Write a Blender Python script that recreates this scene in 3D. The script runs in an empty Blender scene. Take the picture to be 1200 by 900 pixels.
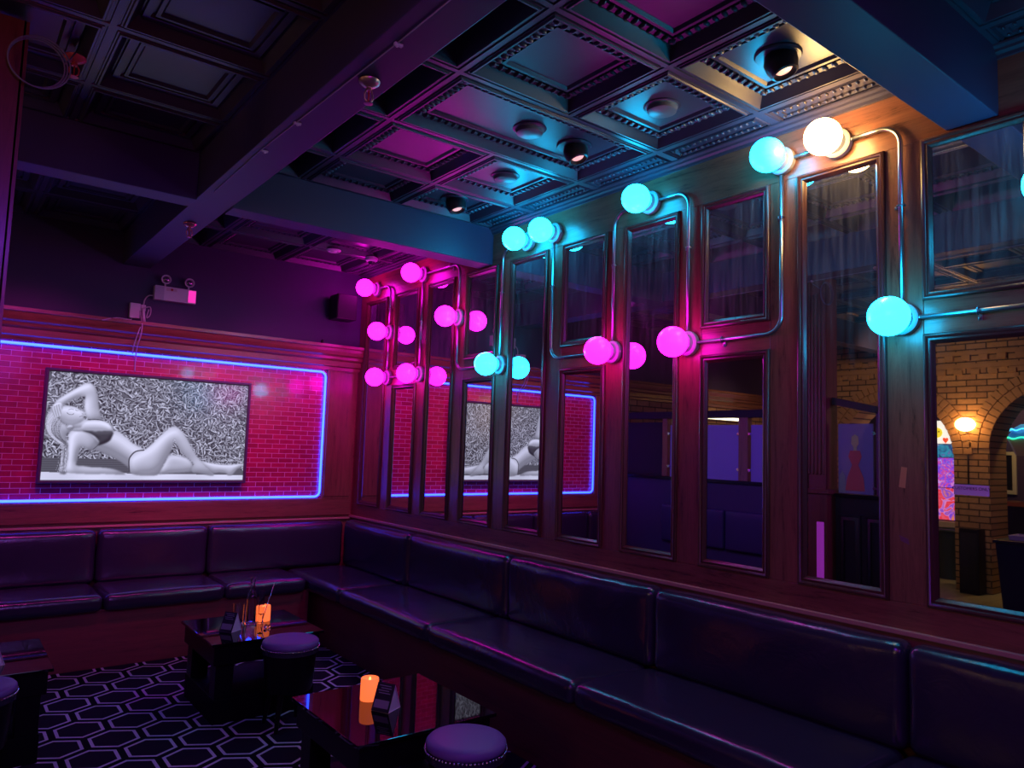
import bpy, math, random
import numpy as np
from mathutils import Vector, Matrix
random.seed(7)
PI = math.pi
S = bpy.context.scene
COL = S.collection

# ------------------------------------------------------------------ helpers
class MB:
    """collects verts/faces; build() links them as ONE mesh object"""
    def __init__(self): self.v = []; self.f = []; self.m = []
    def add(self, vs, fs, mi=0):
        n = len(self.v); self.v += [tuple(p) for p in vs]
        self.f += [tuple(i + n for i in f) for f in fs]; self.m += [mi] * len(fs); return self
    def box(self, x0, x1, y0, y1, z0, z1, mi=0):
        if x0 > x1: x0, x1 = x1, x0
        if y0 > y1: y0, y1 = y1, y0
        if z0 > z1: z0, z1 = z1, z0
        v = [(x0,y0,z0),(x1,y0,z0),(x1,y1,z0),(x0,y1,z0),(x0,y0,z1),(x1,y0,z1),(x1,y1,z1),(x0,y1,z1)]
        return self.add(v, [(0,3,2,1),(4,5,6,7),(0,1,5,4),(1,2,6,5),(2,3,7,6),(3,0,4,7)], mi)
    def lathe(self, prof, c=(0,0,0), axis='z', seg=24, mi=0):
        """prof: list of (r, h); axis direction of h"""
        vs = []
        ax = {'x':(Vector((0,1,0)),Vector((0,0,1)),Vector((1,0,0))),'-x':(Vector((0,0,1)),Vector((0,1,0)),Vector((-1,0,0))),
              'y':(Vector((0,0,1)),Vector((1,0,0)),Vector((0,1,0))),'-y':(Vector((1,0,0)),Vector((0,0,1)),Vector((0,-1,0))),
              'z':(Vector((1,0,0)),Vector((0,1,0)),Vector((0,0,1))),'-z':(Vector((0,1,0)),Vector((1,0,0)),Vector((0,0,-1)))}[axis]
        c = Vector(c)
        for r, h in prof:
            for i in range(seg):
                a = 2*PI*i/seg
                vs.append(c + ax[0]*r*math.cos(a) + ax[1]*r*math.sin(a) + ax[2]*h)
        fs = []
        for k in range(len(prof)-1):
            for i in range(seg):
                j = (i+1) % seg
                fs.append((k*seg+i, k*seg+j, (k+1)*seg+j, (k+1)*seg+i))
        fs.append(tuple(reversed(range(seg)))); fs.append(tuple(range((len(prof)-1)*seg, len(prof)*seg)))
        return self.add(vs, fs, mi)
    def sphere(self, c, r, seg=24, rings=14, sc=(1,1,1), mi=0):
        c = Vector(c); vs = [c+Vector((0,0,r*sc[2]))]
        for k in range(1, rings):
            t = PI*k/rings
            for i in range(seg):
                a = 2*PI*i/seg
                vs.append(c+Vector((r*sc[0]*math.sin(t)*math.cos(a), r*sc[1]*math.sin(t)*math.sin(a), r*sc[2]*math.cos(t))))
        vs.append(c-Vector((0,0,r*sc[2]))); fs = []
        for i in range(seg): fs.append((0, 1+i, 1+(i+1)%seg))
        for k in range(rings-2):
            for i in range(seg):
                j=(i+1)%seg; a=1+k*seg; fs.append((a+i, a+seg+i, a+seg+j, a+j))
        b=1+(rings-2)*seg; e=len(vs)-1
        for i in range(seg): fs.append((b+i, e, b+(i+1)%seg))
        return self.add(vs, fs, mi)
    def tube(self, pts, r, seg=8, mi=0, closed=False):
        P=[Vector(p) for p in pts]; n=len(P); vs=[]; up=None
        R = r if isinstance(r,(list,tuple)) else [r]*n
        for i,p in enumerate(P):
            if closed: t=(P[(i+1)%n]-P[i-1])
            else: t=P[min(i+1,n-1)]-P[max(i-1,0)]
            t=t.normalized()
            if up is None:
                up = Vector((0,0,1)) if abs(t.z)<.9 else Vector((1,0,0))
            a=(up-t*up.dot(t)).normalized(); b=t.cross(a); up=a
            for k in range(seg):
                w=2*PI*k/seg; vs.append(p+a*R[i]*math.cos(w)+b*R[i]*math.sin(w))
        fs=[]
        for i in range(n if closed else n-1):
            for k in range(seg):
                l=(k+1)%seg; i2=(i+1)%n
                fs.append((i*seg+k, i*seg+l, i2*seg+l, i2*seg+k))
        if not closed:
            fs.append(tuple(reversed(range(seg)))); fs.append(tuple(range((n-1)*seg,n*seg)))
        return self.add(vs,fs,mi)
    def rect_sweep(self, O, U, V, N, w, h, prof, mi=0, close=False):
        """mitred frame swept round a rectangle; prof: (inset, out)"""
        O,U,V,N=map(Vector,(O,U,V,N)); vs=[]
        for d,o in prof:
            for (a,b) in ((d,d),(w-d,d),(w-d,h-d),(d,h-d)):
                vs.append(O+U*a+V*b+N*o)
        fs=[]; n=len(prof)
        for k in range(n-1 + (1 if close else 0)):
            k2=(k+1)%n
            for i in range(4):
                j=(i+1)%4; fs.append((k*4+i,k*4+j,k2*4+j,k2*4+i))
        return self.add(vs,fs,mi)
    def prism(self, poly, axis, a, b, mi=0):
        """poly 2D list extruded along axis from a to b. axis x: (y,z); y: (x,z); z: (x,y)"""
        f={'x':lambda p,t:(t,p[0],p[1]),'y':lambda p,t:(p[0],t,p[1]),'z':lambda p,t:(p[0],p[1],t)}[axis]
        n=len(poly); vs=[f(p,a) for p in poly]+[f(p,b) for p in poly]
        fs=[tuple(reversed(range(n))),tuple(range(n,2*n))]+[(i,(i+1)%n,n+(i+1)%n,n+i) for i in range(n)]
        return self.add(vs,fs,mi)
    def roundbox(self, x0,x1,y0,y1,z0,z1, r=.03, n=10, bulge=(0,0,0), wr=0.0, seed=0):
        """rounded cushion; bulge amount per axis; wr wrinkle"""
        c=Vector(((x0+x1)/2,(y0+y1)/2,(z0+z1)/2)); H=Vector(((x1-x0)/2,(y1-y0)/2,(z1-z0)/2))
        rr=min(r,*[h*.98 for h in H]); I=H-Vector((rr,rr,rr)); rnd=random.Random(seed); ph=[rnd.random()*6 for _ in range(6)]
        cache={}; vs=[]; fs=[]
        # non-uniform params giving more rows in the rounded border
        def params(h):
            e=1-rr/h*.999; L=[-1,-1+(1-e)*.12,-1+(1-e)*.35,-1+(1-e)*.65,-e]
            L+= [ -e+2*e*k/n for k in range(1,n)]; return L+[-t for t in reversed(L[:5])]
        PR=[params(h) for h in H]
        for ax in range(3):
            a1,a2=(ax+1)%3,(ax+2)%3
            for s in (-1,1):
                idx=[]
                for u in PR[a1]:
                    row=[]
                    for v in PR[a2]:
                        p=[0,0,0]; p[ax]=s; p[a1]=u; p[a2]=v
                        q=Vector((p[0]*H.x,p[1]*H.y,p[2]*H.z))
                        k=(round(q.x,5),round(q.y,5),round(q.z,5))
                        if k not in cache:
                            inn=Vector([max(-I[i],min(I[i],q[i])) for i in range(3)])
                            d=q-inn
                            w=inn+(d.normalized()*rr if d.length>1e-9 else d)
                            for i in range(3):
                                if bulge[i]:
                                    j,l=(i+1)%3,(i+2)%3
                                    g=(1-(w[j]/H[j])**4)*(1-(w[l]/H[l])**4)
                                    w[i]+=math.copysign(1,w[i])*bulge[i]*g*min(1,abs(w[i])/H[i])
                            if wr:
                                w.z+=wr*math.sin(w.x*23+ph[0]+2*math.sin(w.y*9+ph[1]))*math.sin(w.y*17+ph[2])
                                w.x+=wr*math.sin(w.y*19+ph[3]+2*math.sin(w.z*13+ph[4]))
                            cache[k]=len(vs); vs.append(c+w)
                        row.append(cache[k])
                    idx.append(row)
                for i in range(len(idx)-1):
                    for j in range(len(idx[0])-1):
                        f=(idx[i][j],idx[i+1][j],idx[i+1][j+1],idx[i][j+1])
                        fs.append(f if s>0 else f[::-1])
        return self.add(vs,fs)
    def build(self, name, mat, parent=None, smooth=False, bevel=0, local=False, origin=None, segs=2):
        me=bpy.data.meshes.new(name)
        if parent is not None:
            off=Vector((0,0,0)) if local else Vector(parent['_w'])
        elif origin is not None: off=Vector(origin)
        else:
            a=np.array(self.v); off=Vector(((a[:,0].min()+a[:,0].max())/2,(a[:,1].min()+a[:,1].max())/2,a[:,2].min()))
        me.from_pydata([tuple(Vector(p)-off) for p in self.v],[],self.f)
        mats=mat if isinstance(mat,(list,tuple)) else [mat]
        for m in mats: me.materials.append(m)
        if len(mats)>1: me.polygons.foreach_set('material_index',self.m)
        if smooth: me.polygons.foreach_set('use_smooth',[True]*len(self.f))
        me.update()
        if smooth=='auto' : me.set_sharp_from_angle(angle=math.radians(40))
        o=bpy.data.objects.new(name,me); COL.objects.link(o)
        if parent is None: o.location=off; o['_w']=tuple(off)
        else:
            o.parent=parent; o['_w']=tuple(off)
        if bevel:
            b=o.modifiers.new('bevel','BEVEL'); b.width=bevel; b.segments=segs; b.limit_method='ANGLE'; b.angle_limit=math.radians(35)
        return o
# a part's own origin sits at its parent's origin, so '_w' is simply inherited
def tag(o,label=None,cat=None,group=None,kind=None):
    if label: o['label']=label
    if cat: o['category']=cat
    if group: o['group']=group
    if kind: o['kind']=kind
    return o
def thing(name,label,cat,loc,rz=0,group=None):
    o=bpy.data.objects.new(name,None); COL.objects.link(o); o.location=loc; o.rotation_euler=(0,0,rz); o['_w']=tuple(loc)
    o.empty_display_size=.1
    return tag(o,label,cat,group)
def copy_tree(o,parent=None):
    c=o.copy(); COL.objects.link(c); c.parent=parent
    for ch in list(o.children): copy_tree(ch,c)
    return c

# ------------------------------------------------------------------ materials
def mat(name): 
    m=bpy.data.materials.new(name); m.use_nodes=True; return m, m.node_tree, m.node_tree.nodes['Principled BSDF']
def P(name,col,rough=.5,metal=0,emis=None,es=1,coat=0,spec=.5,alpha=1,trans=0,ior=1.45):
    m,t,b=mat(name)
    b.inputs['Base Color'].default_value=(*col,1); b.inputs['Roughness'].default_value=rough; b.inputs['Metallic'].default_value=metal
    b.inputs['Specular IOR Level'].default_value=spec; b.inputs['Coat Weight'].default_value=coat; b.inputs['Coat Roughness'].default_value=.15
    b.inputs['Transmission Weight'].default_value=trans; b.inputs['IOR'].default_value=ior; b.inputs['Alpha'].default_value=alpha
    if emis: b.inputs['Emission Color'].default_value=(*emis,1); b.inputs['Emission Strength'].default_value=es
    return m
class NT:
    def __init__(s,t): s.t=t
    def n(s,ty,**k):
        x=s.t.nodes.new(ty)
        for a,b in k.items(): setattr(x,a,b)
        return x
    def l(s,a,b): s.t.links.new(a,b)
    def math(s,op,a,b=None,c=None):
        x=s.n('ShaderNodeMath',operation=op)
        for i,v in enumerate((a,b,c)):
            if v is None: continue
            if isinstance(v,(int,float)): x.inputs[i].default_value=v
            else: s.l(v,x.inputs[i])
        return x.outputs[0]
    def pos(s):
        g=s.n('ShaderNodeNewGeometry'); return g.outputs['Position']
    def sep(s,v):
        x=s.n('ShaderNodeSeparateXYZ'); s.l(v,x.inputs[0]); return x.outputs
    def comb(s,a,b,c):
        x=s.n('ShaderNodeCombineXYZ')
        for i,v in enumerate((a,b,c)):
            if isinstance(v,(int,float)): x.inputs[i].default_value=v
            else: s.l(v,x.inputs[i])
        return x.outputs[0]
    def noise(s,v,scale=5,detail=4,rough=.5,dist=0):
        x=s.n('ShaderNodeTexNoise'); s.l(v,x.inputs['Vector']); x.inputs['Scale'].default_value=scale; x.inputs['Detail'].default_value=detail
        x.inputs['Roughness'].default_value=rough; x.inputs['Distortion'].default_value=dist; return x.outputs['Fac']
    def ramp(s,f,stops):
        x=s.n('ShaderNodeValToRGB'); s.l(f,x.inputs[0]); e=x.color_ramp.elements
        while len(e)<len(stops): e.new(.5)
        for i,(p,c) in enumerate(stops):
            e[i].position=p; e[i].color=(*c,1) if len(c)==3 else c
        return x.outputs[0]
    def mix(s,f,a,b):
        x=s.n('ShaderNodeMix',data_type='RGBA')
        for sk,v in ((x.inputs[0],f),(x.inputs[6],a),(x.inputs[7],b)):
            if isinstance(v,(int,float)): sk.default_value=v
            elif isinstance(v,tuple): sk.default_value=(*v,1)
            else: s.l(v,sk)
        return x.outputs[2]
    def bump(s,h,strength=.3,dist=.01):
        x=s.n('ShaderNodeBump'); s.l(h,x.inputs['Height']); x.inputs['Strength'].default_value=strength; x.inputs['Distance'].default_value=dist
        return x.outputs[0]
def wood(name,dark,light,axis='z',rough=.32,scale=1.0,coat=.35):
    m,t,b=mat(name); N=NT(t); x,y,z=N.sep(N.pos())
    k={'z':(14,14,1.1),'y':(14,1.1,14),'x':(1.1,14,14)}[axis]
    v=N.comb(N.math('MULTIPLY',x,k[0]*scale),N.math('MULTIPLY',y,k[1]*scale),N.math('MULTIPLY',z,k[2]*scale))
    f=N.noise(v,1.6,6,.62,1.2); g=N.noise(v,9,3,.6,.3)
    h=N.math('ADD',N.math('MULTIPLY',f,.75),N.math('MULTIPLY',g,.3))
    w=N.math('FRACT',N.math('MULTIPLY',f,9)); 
    h2=N.math('ADD',h,N.math('MULTIPLY',w,.10))
    c=N.ramp(h2,[(.36,dark),(.50,tuple((a+2*c_)/3 for a,c_ in zip(dark,light))),(.72,light)])
    N.l(c,b.inputs['Base Color']); b.inputs['Roughness'].default_value=rough
    b.inputs['Coat Weight'].default_value=coat; b.inputs['Coat Roughness'].default_value=.2
    N.l(N.bump(h2,.25,.004),b.inputs['Normal']); return m
def brickmat(name,bw,bh,mortar,c1,c2,cm,plane='xz',rough=.3,bump=.6,coat=0,off=(0,0),varamp=.35):
    m,t,b=mat(name); N=NT(t); x,y,z=N.sep(N.pos())
    u={'x':x,'y':y}[plane[0]]
    v=N.comb(N.math('ADD',u,off[0]),N.math('ADD',z,off[1]),0)
    br=N.n('ShaderNodeTexBrick'); N.l(v,br.inputs['Vector']); br.offset=.5
    br.inputs['Scale'].default_value=1; br.inputs['Brick Width'].default_value=bw; br.inputs['Row Height'].default_value=bh
    br.inputs['Mortar Size'].default_value=mortar; br.inputs['Mortar Smooth'].default_value=.15; br.inputs['Bias'].default_value=0
    br.inputs['Color1'].default_value=(*c1,1); br.inputs['Color2'].default_value=(*c2,1); br.inputs['Mortar'].default_value=(*cm,1)
    n=N.noise(v,18,4,.6); mul=N.math('ADD',N.math('MULTIPLY',n,varamp*2),1-varamp)
    mx=N.n('ShaderNodeMix',data_type='RGBA',blend_type='MULTIPLY'); mx.inputs[0].default_value=1; N.l(br.outputs['Color'],mx.inputs[6]); N.l(mul,mx.inputs[7])
    N.l(mx.outputs[2],b.inputs['Base Color']); b.inputs['Roughness'].default_value=rough; b.inputs['Coat Weight'].default_value=coat; b.inputs['Coat Roughness'].default_value=.06
    h=N.math('ADD',N.math('MULTIPLY',br.outputs['Fac'],-1.0),N.math('MULTIPLY',n,.35))
    N.l(N.bump(h,bump,.006),b.inputs['Normal']); return m

WD,WL=(.045,.013,.011),(.30,.112,.066)
M={}
M['wood_z']=wood('mahogany vertical',WD,WL,'z')
M['wood_y']=wood('mahogany along wall',WD,WL,'y')
M['wood_x']=wood('mahogany crosswise',WD,WL,'x')
M['frame_wood']=wood('dark frame wood',(.045,.015,.014),(.11,.038,.03),'z',rough=.3,coat=.15)
M['bench_wood']=wood('bench base wood',(.11,.022,.028),(.24,.05,.05),'x',rough=.45,coat=.1)
def ceilmat():
    m,t,b=mat('painted pressed ceiling'); N=NT(t)
    n=N.noise(N.pos(),30,3,.5); b.inputs['Base Color'].default_value=(.056,.046,.078,1)
    b.inputs['Roughness'].default_value=.34; b.inputs['Specular IOR Level'].default_value=.6
    N.l(N.bump(n,.08,.003),b.inputs['Normal']); return m
M['ceiling']=ceilmat()
M['beam']=P('painted beam',(.065,.052,.115),.45)
def leather():
    m,t,b=mat('black leather'); N=NT(t); p=N.pos()
    n=N.noise(p,160,3,.6); n2=N.noise(p,7,3,.6,1.5)
    b.inputs['Base Color'].default_value=(.028,.024,.046,1); b.inputs['Roughness'].default_value=.33; b.inputs['Specular IOR Level'].default_value=.8
    h=N.math('ADD',N.math('MULTIPLY',n,.12),N.math('MULTIPLY',n2,1.0))
    N.l(N.bump(h,.28,.010),b.inputs['Normal'])
    N.l(N.math('ADD',N.math('MULTIPLY',n2,.16),.15),b.inputs['Roughness']); return m
M['leather']=leather()
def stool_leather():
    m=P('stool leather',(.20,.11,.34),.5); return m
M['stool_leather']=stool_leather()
def mirror():
    m,t,b=mat('smeared mirror'); N=NT(t); t.nodes.remove(b); out=t.nodes['Material Output']
    x,y,z=N.sep(N.pos())
    v=N.comb(x,N.math('MULTIPLY',y,14),N.math('MULTIPLY',z,.9)); n=N.noise(v,3,5,.6,.6); n2=N.noise(N.pos(),2.2,3,.6,1)
    f=N.math('MULTIPLY',N.math('ADD',N.math('MULTIPLY',n,.7),N.math('MULTIPLY',n2,.3)),1)
    fac0=N.ramp(f,[(.40,(.015,)*3),(.56,(.07,)*3),(.74,(.22,)*3)])
    hz=N.n('ShaderNodeMapRange'); hz.interpolation_type='SMOOTHSTEP'; N.l(z,hz.inputs[0]); hz.inputs[1].default_value=1.9; hz.inputs[2].default_value=2.6; hz.inputs[3].default_value=.08; hz.inputs[4].default_value=1
    fac=N.math('MULTIPLY',fac0,hz.outputs[0])
    g=N.n('ShaderNodeBsdfAnisotropic'); g.inputs['Color'].default_value=(.78,.78,.8,1); g.inputs['Roughness'].default_value=.012
    d=N.n('ShaderNodeBsdfDiffuse'); d.inputs['Color'].default_value=(.8,.8,.8,1)
    # smears sit on the upper glass, thinner lower down for clear reflections
    mx=N.n('ShaderNodeMixShader'); N.l(fac,mx.inputs[0]); N.l(g.outputs[0],mx.inputs[1]); N.l(d.outputs[0],mx.inputs[2]); N.l(mx.outputs[0],out.inputs[0]); return m
M['mirror']=mirror()
M['steel']=P('brushed steel conduit',(.40,.40,.43),.32,1)
M['brass']=P('tarnished brass',(.62,.42,.34),.35,.9)
M['ledge']=P('lit ledge wood tone',(.55,.28,.20),.35,coat=.4)  # wood tone raised to carry the light caught along the ledge edge
M['chrome']=P('chrome',(.8,.8,.82),.12,1)
M['white_plastic']=P('white plastic',(.7,.68,.72),.4)
M['plate']=P('lamp plate white enamel',(.30,.30,.33),.45,spec=.3)
M['black']=P('black satin',(.012,.011,.014),.4)
M['black_matte']=P('black matte',(.02,.018,.024),.7)
M['gloss']=P('black glass top',(.004,.003,.005),.025,spec=.6)
M['darkgloss']=P('black lacquer',(.005,.004,.006),.28,spec=.3)
M['pipe_dark']=P('dark metal',(.08,.07,.07),.4,.8)
def globe(name,c,s): 
    return P(name,(.12,.12,.12),.3,emis=c,es=s)
M['cyan']=globe('cyan lit globe',(.005,.44,.84),26)
M['magenta']=globe('magenta lit globe',(1,.004,.74),13.5)
M['warm']=globe('warm white lit globe',(1,.60,.20),42)
M['neon']=P('blue neon tube',(.1,.2,.6),.3,emis=(.012,.040,1),es=13)
M['candle']=P('orange lit wax',(.8,.3,.12),.5,emis=(1,.15,.035),es=1.3)
M['flame']=P('flame tip lit',(.9,.5,.2),.5,emis=(1,.42,.12),es=2.2)
M['can']=P('spotlight housing',(.03,.026,.03),.35,.3)
M['bulb']=P('lit lamp lens',(.8,.6,.5),.3,emis=(1,.42,.35),es=.9)
M['glass']=P('clear glass',(1,1,1),.02,trans=1,ior=1.45)
def carpet():
    m,t,b=mat('hexagon carpet'); N=NT(t); x,y,z=N.sep(N.pos())
    s=.262; rx,ry=s,s*math.sqrt(3); ox,oy=-2.122,-1.282
    def cell(dx,dy):
        gx=N.math('SUBTRACT',N.math('FLOORED_MODULO',N.math('ADD',x,-ox+rx/2+dx+rx*40),rx),rx/2)
        gy=N.math('SUBTRACT',N.math('FLOORED_MODULO',N.math('ADD',y,-oy+ry/2+dy+ry*40),ry),ry/2)
        ax=N.math('ABSOLUTE',gx); ay=N.math('ABSOLUTE',gy)
        return N.math('MAXIMUM',ax,N.math('ADD',N.math('MULTIPLY',ax,.5),N.math('MULTIPLY',ay,math.sqrt(3)/2)))
    d=N.math('MINIMUM',cell(0,0),cell(rx/2,ry/2))
    d=N.math('DIVIDE',d,s)
    line=N.math('MULTIPLY',N.math('GREATER_THAN',d,.375),N.math('LESS_THAN',d,.437))
    gap=N.math('GREATER_THAN',d,.437)
    n=N.noise(N.pos(),220,2,.6)
    base=N.mix(gap,(.018,.010,.026),(.006,.005,.010))
    c=N.mix(line,base,(.62,.56,.72))
    mx=N.n('ShaderNodeMix',data_type='RGBA',blend_type='MULTIPLY'); mx.inputs[0].default_value=1; N.l(c,mx.inputs[6]); N.l(N.math('ADD',n,.55),mx.inputs[7])
    N.l(mx.outputs[2],b.inputs['Base Color']); b.inputs['Roughness'].default_value=.95; b.inputs['Specular IOR Level'].default_value=.1
    N.l(N.bump(n,.4,.004),b.inputs['Normal']); return m
M['carpet']=carpet()
M['tile_floor']=brickmat('beige floor tiles',.6,.3,.006,(.36,.32,.22),(.42,.37,.26),(.2,.18,.13),'xy' if False else 'xz',.35,.1)
def floortile():
    m,t,b=mat('beige floor tile'); N=NT(t); p=N.pos()
    br=N.n('ShaderNodeTexBrick'); N.l(p,br.inputs['Vector']); br.inputs['Scale'].default_value=1; br.inputs['Brick Width'].default_value=.6; br.inputs['Row Height'].default_value=.6; br.offset=0
    br.inputs['Mortar Size'].default_value=.004; br.inputs['Color1'].default_value=(.36,.33,.22,1); br.inputs['Color2'].default_value=(.30,.27,.19,1); br.inputs['Mortar'].default_value=(.15,.13,.1,1)
    N.l(br.outputs['Color'],b.inputs['Base Color']); b.inputs['Roughness'].default_value=.3; return m
M['tile_floor']=floortile()
M['brick_pink']=brickmat('glazed red brick slips',.126,.0415,.0022,(.62,.020,.10),(.42,.014,.07),(.85,.40,.55),'xz',.22,.5,coat=.5,off=(.03,.012),varamp=.25)
M['brick_tan_y']=brickmat('tan brick along wall',.235,.078,.008,(.42,.24,.11),(.30,.16,.08),(.06,.035,.02),'yz',.8,.8)
M['brick_tan_x']=brickmat('tan brick crosswise',.235,.078,.008,(.42,.24,.11),(.30,.16,.08),(.06,.035,.02),'xz',.8,.8)
M['brick_block']=P('tan brick block',(.36,.20,.095),.8)
M['wall_dark']=P('dark painted wall',(.055,.035,.10),.6)
# ================================================================== SETTING
XW=-9.4          # far left end
ZC=3.2           # ceiling rim height
PX=-3.43         # booth partition plane
st=lambda o,l=None: tag(o,l,kind='structure')
f=MB().box(-3.5,.12,-9.2,.12,-.1,0).build('floor',M['carpet'],origin=(0,0,-.1)); st(f,'hexagon patterned dark carpet floor')
MB().box(XW,-3.5,-9.2,.12,-.1,0).build('tile_floor',M['tile_floor'],f)

# ---- mirror wall: stiles and rails with openings
W=.405; PITCH=.5515
def start(k): return -5.10+PITCH*(10-k)
ZB,ZT=1.031,2.923; ZM0,ZM1=2.112,2.250     # middle rail of the split columns
wr=MB()
ys=[.0]
NC=10
edges=[0.0]
for k in range(1,NC+1): edges+= [start(k),start(k)-W]
edges.append(-9.2)
for i in range(0,len(edges),2): wr.box(0,.10,edges[i+1],edges[i],ZB if i<len(edges)-2 else ZB,ZT)
wall_r=wr.build('wall_right',M['wood_z'],bevel=.0015,segs=1); st(wall_r,'mahogany panelled wall holding the mirrors')
rl=MB(); rl.box(0,.10,-9.2,0,.0,ZB-.0005); rl.box(0,.10,-9.2,0,ZT+.0005,3.42)
for k in range(2,NC+1,2): rl.box(0,.10,start(k)-W+.0008,start(k)-.0008,ZM0,ZM1)
rl.build('rail',M['wood_y'],wall_r,bevel=.0015,segs=1)
MB().box(.10,.16,-9.2,.12,0,3.42).build('backing',M['black_matte'],wall_r)
# ---- back wall
bw=MB().box(XW,0,0,.12,2.30,3.42)
wall_b=bw.build('wall_back',M['wall_dark']); st(wall_b,'dark painted wall above the cornice')
NX0,NX1,NZ0,NZ1=-3.105,-.335,1.10,2.238
MB().box(-3.2,-.25,0,.12,1.04,2.30).build('brick_facing',M['brick_pink'],wall_b)
wp=MB().box(-3.62,0,0,.12,0,1.04).box(-.25,0,0,.12,1.04,2.30).box(-3.62,-3.2,0,.12,1.04,2.30)
wp.build('wood_panelling',M['wood_x'],wall_b)
MB().box(XW,-3.62,.0,.12,0,2.30).build('brick_wall',M['brick_tan_x'],wall_b)
# pilasters / surround of the brick panel
t1=MB().box(-.315,-.02,-.022,0,1.075,2.27); t1.box(-.30,-.05,-.03,-.022,1.10,2.25)
st(t1.build('trim_1',M['wood_z'],bevel=.004),'flat wooden pilaster right of the brick panel')
t1=MB().box(-3.40,-3.13,-.022,0,1.075,2.27)
st(t1.build('trim_2',M['wood_z'],bevel=.004),'flat wooden pilaster left of the brick panel')
t1=MB().box(-3.40,-.02,-.02,0,.93,1.082)
st(t1.build('trim_3',M['wood_x'],bevel=.004),'wooden rail between the brick panel and the bench')
# cornice
prof=[(0,2.262),(-.03,2.262),(-.034,2.29),(-.05,2.30),(-.052,2.345),(-.075,2.362),(-.080,2.385),(-.105,2.40),(-.118,2.43),(-.125,2.455),(-.14,2.462),(-.14,2.487),(0,2.487)]
st(MB().prism([(a,b) for a,b in prof],'x',XW,-.0).build('trim_4',M['wood_x']),'moulded wooden cornice above the brick panel')
# fix prism ordering for axis x uses (y,z)
# ledge caps above the bench backs
st(MB().box(-.026,0,-9.2,-.0,.906,.926).build('trim_5',M['ledge'],bevel=.003),'narrow wooden ledge under the mirrors')
st(MB().box(-3.40,-.026,-.026,0,.892,.908).build('trim_6',M['ledge'],bevel=.003),'narrow wooden ledge over the back bench')

# ---- ceiling with coffers
cm=MB()
def coffer(x0,x1,y0,y1,detail=2,rim=.046,depth=.045,band=.105):
    """cell x0<x1,y0<y1; rim plane ZC"""
    a0,a1,b0,b1=x0+rim,x1-rim,y0+rim,y1-rim
    cm.rect_sweep((x0,y0,ZC),(1,0,0),(0,1,0),(0,0,1),x1-x0,y1-y0,
        [(0,0),(.012,0),(.014,.006),(.022,.006),(.024,0),(rim-.016,0),(rim-.012,-.007),(rim-.004,-.007),(rim,0),(rim+.014,depth*.5),(rim+.026,depth*.9),(rim+.030,depth),
         (rim+.036,depth),(rim+.038,depth-.014),(rim+band*.62,depth-.012),(rim+band*.64,depth),(rim+band*.74,depth),(rim+band*.76,depth-.012),(rim+band*.9,depth-.012),(rim+band,depth)])
    d=rim+band
    cm.add([(x0+d,y0+d,ZC+depth),(x0+d,y1-d,ZC+depth),(x1-d,y1-d,ZC+depth),(x1-d,y0+d,ZC+depth)],[(0,1,2,3)])
    if detail>=1:     # egg and dart beads along the band
        h=rim+.055; step=.040
        for (ax,lo,hi,fixs) in ((0,x0+h,x1-h,(y0+h,y1-h)),(1,y0+h,y1-h,(x0+h,x1-h))):
            n=max(1,int((hi-lo)/step))
            for i in range(n+1):
                t=lo+(hi-lo)*i/n
                for fx in fixs:
                    c=(t,fx,ZC+depth-.012) if ax==0 else (fx,t,ZC+depth-.012)
                    sc=(.75,1.35,.8) if ax==0 else (1.35,.75,.8)
                    if detail>=2: cm.sphere(c,.0155,8,5,sc)
                    else: cm.sphere(c,.0125,5,4,sc)
XR=[-.20,-.835,-1.47]
B2a,B2b=-2.115,-1.95; B3a,B3b=-5.386,-5.20
Yr=[-2.115,-2.615,-3.23,-3.845,-4.46,-5.075]
for i in range(5):
    y1,y0=Yr[i],Yr[i+1]
    if i==2: coffer(XR[2],XR[0],y0,y1)
    else:
        coffer(XR[1],XR[0],y0,y1); coffer(XR[2],XR[1],y0,y1)
    coffer(-1.90,XR[2],y0,y1,detail=0,depth=.12,band=.06)
def strip(y0,y1):
    cm.rect_sweep((XR[0],y0,ZC),(1,0,0),(0,1,0),(0,0,1),-XR[0],y1-y0,[(0,0),(.02,0),(.022,.006),(.03,.006),(.034,0),(.04,.012),(.05,.014),(.052,.004),(.075,.004),(.078,.012)])
    cm.add([(XR[0]+.078,y0+.078,ZC+.012),(XR[0]+.078,y1-.078,ZC+.012),(-.078,y1-.078,ZC+.012),(-.078,y0+.078,ZC+.012)],[(0,1,2,3)])
    n=int((y1-y0-.13)/.034)
    for i in range(n+1):
        for fx in (XR[0]+.063,-.075):
            cm.sphere((fx,y0+.065+(y1-y0-.13)*i/n,ZC+.002),.010,8,5,(1.2,.75,.8))
for i in range(5): strip(Yr[i+1],Yr[i])
cm.box(-1.9,0,-5.20,-5.075,ZC,ZC+.03)
# beyond the far beam
Yf=[-1.95,-1.31,-.66,0]
for i in range(3):
    coffer(XR[1],XR[0],Yf[i],Yf[i+1],1); coffer(XR[2],XR[1],Yf[i],Yf[i+1],1); coffer(-1.90,XR[2],Yf[i],Yf[i+1],0,depth=.10,band=.06); strip(Yf[i],Yf[i+1])
# near side of the near beam
Yn=[-5.386,-5.99,-6.6,-7.2]
for i in range(3):
    coffer(XR[1],XR[0],Yn[i+1],Yn[i],1); coffer(XR[2],XR[1],Yn[i+1],Yn[i],1); strip(Yn[i+1],Yn[i]); coffer(-1.9,XR[2],Yn[i+1],Yn[i],0,depth=.1,band=.06)
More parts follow.
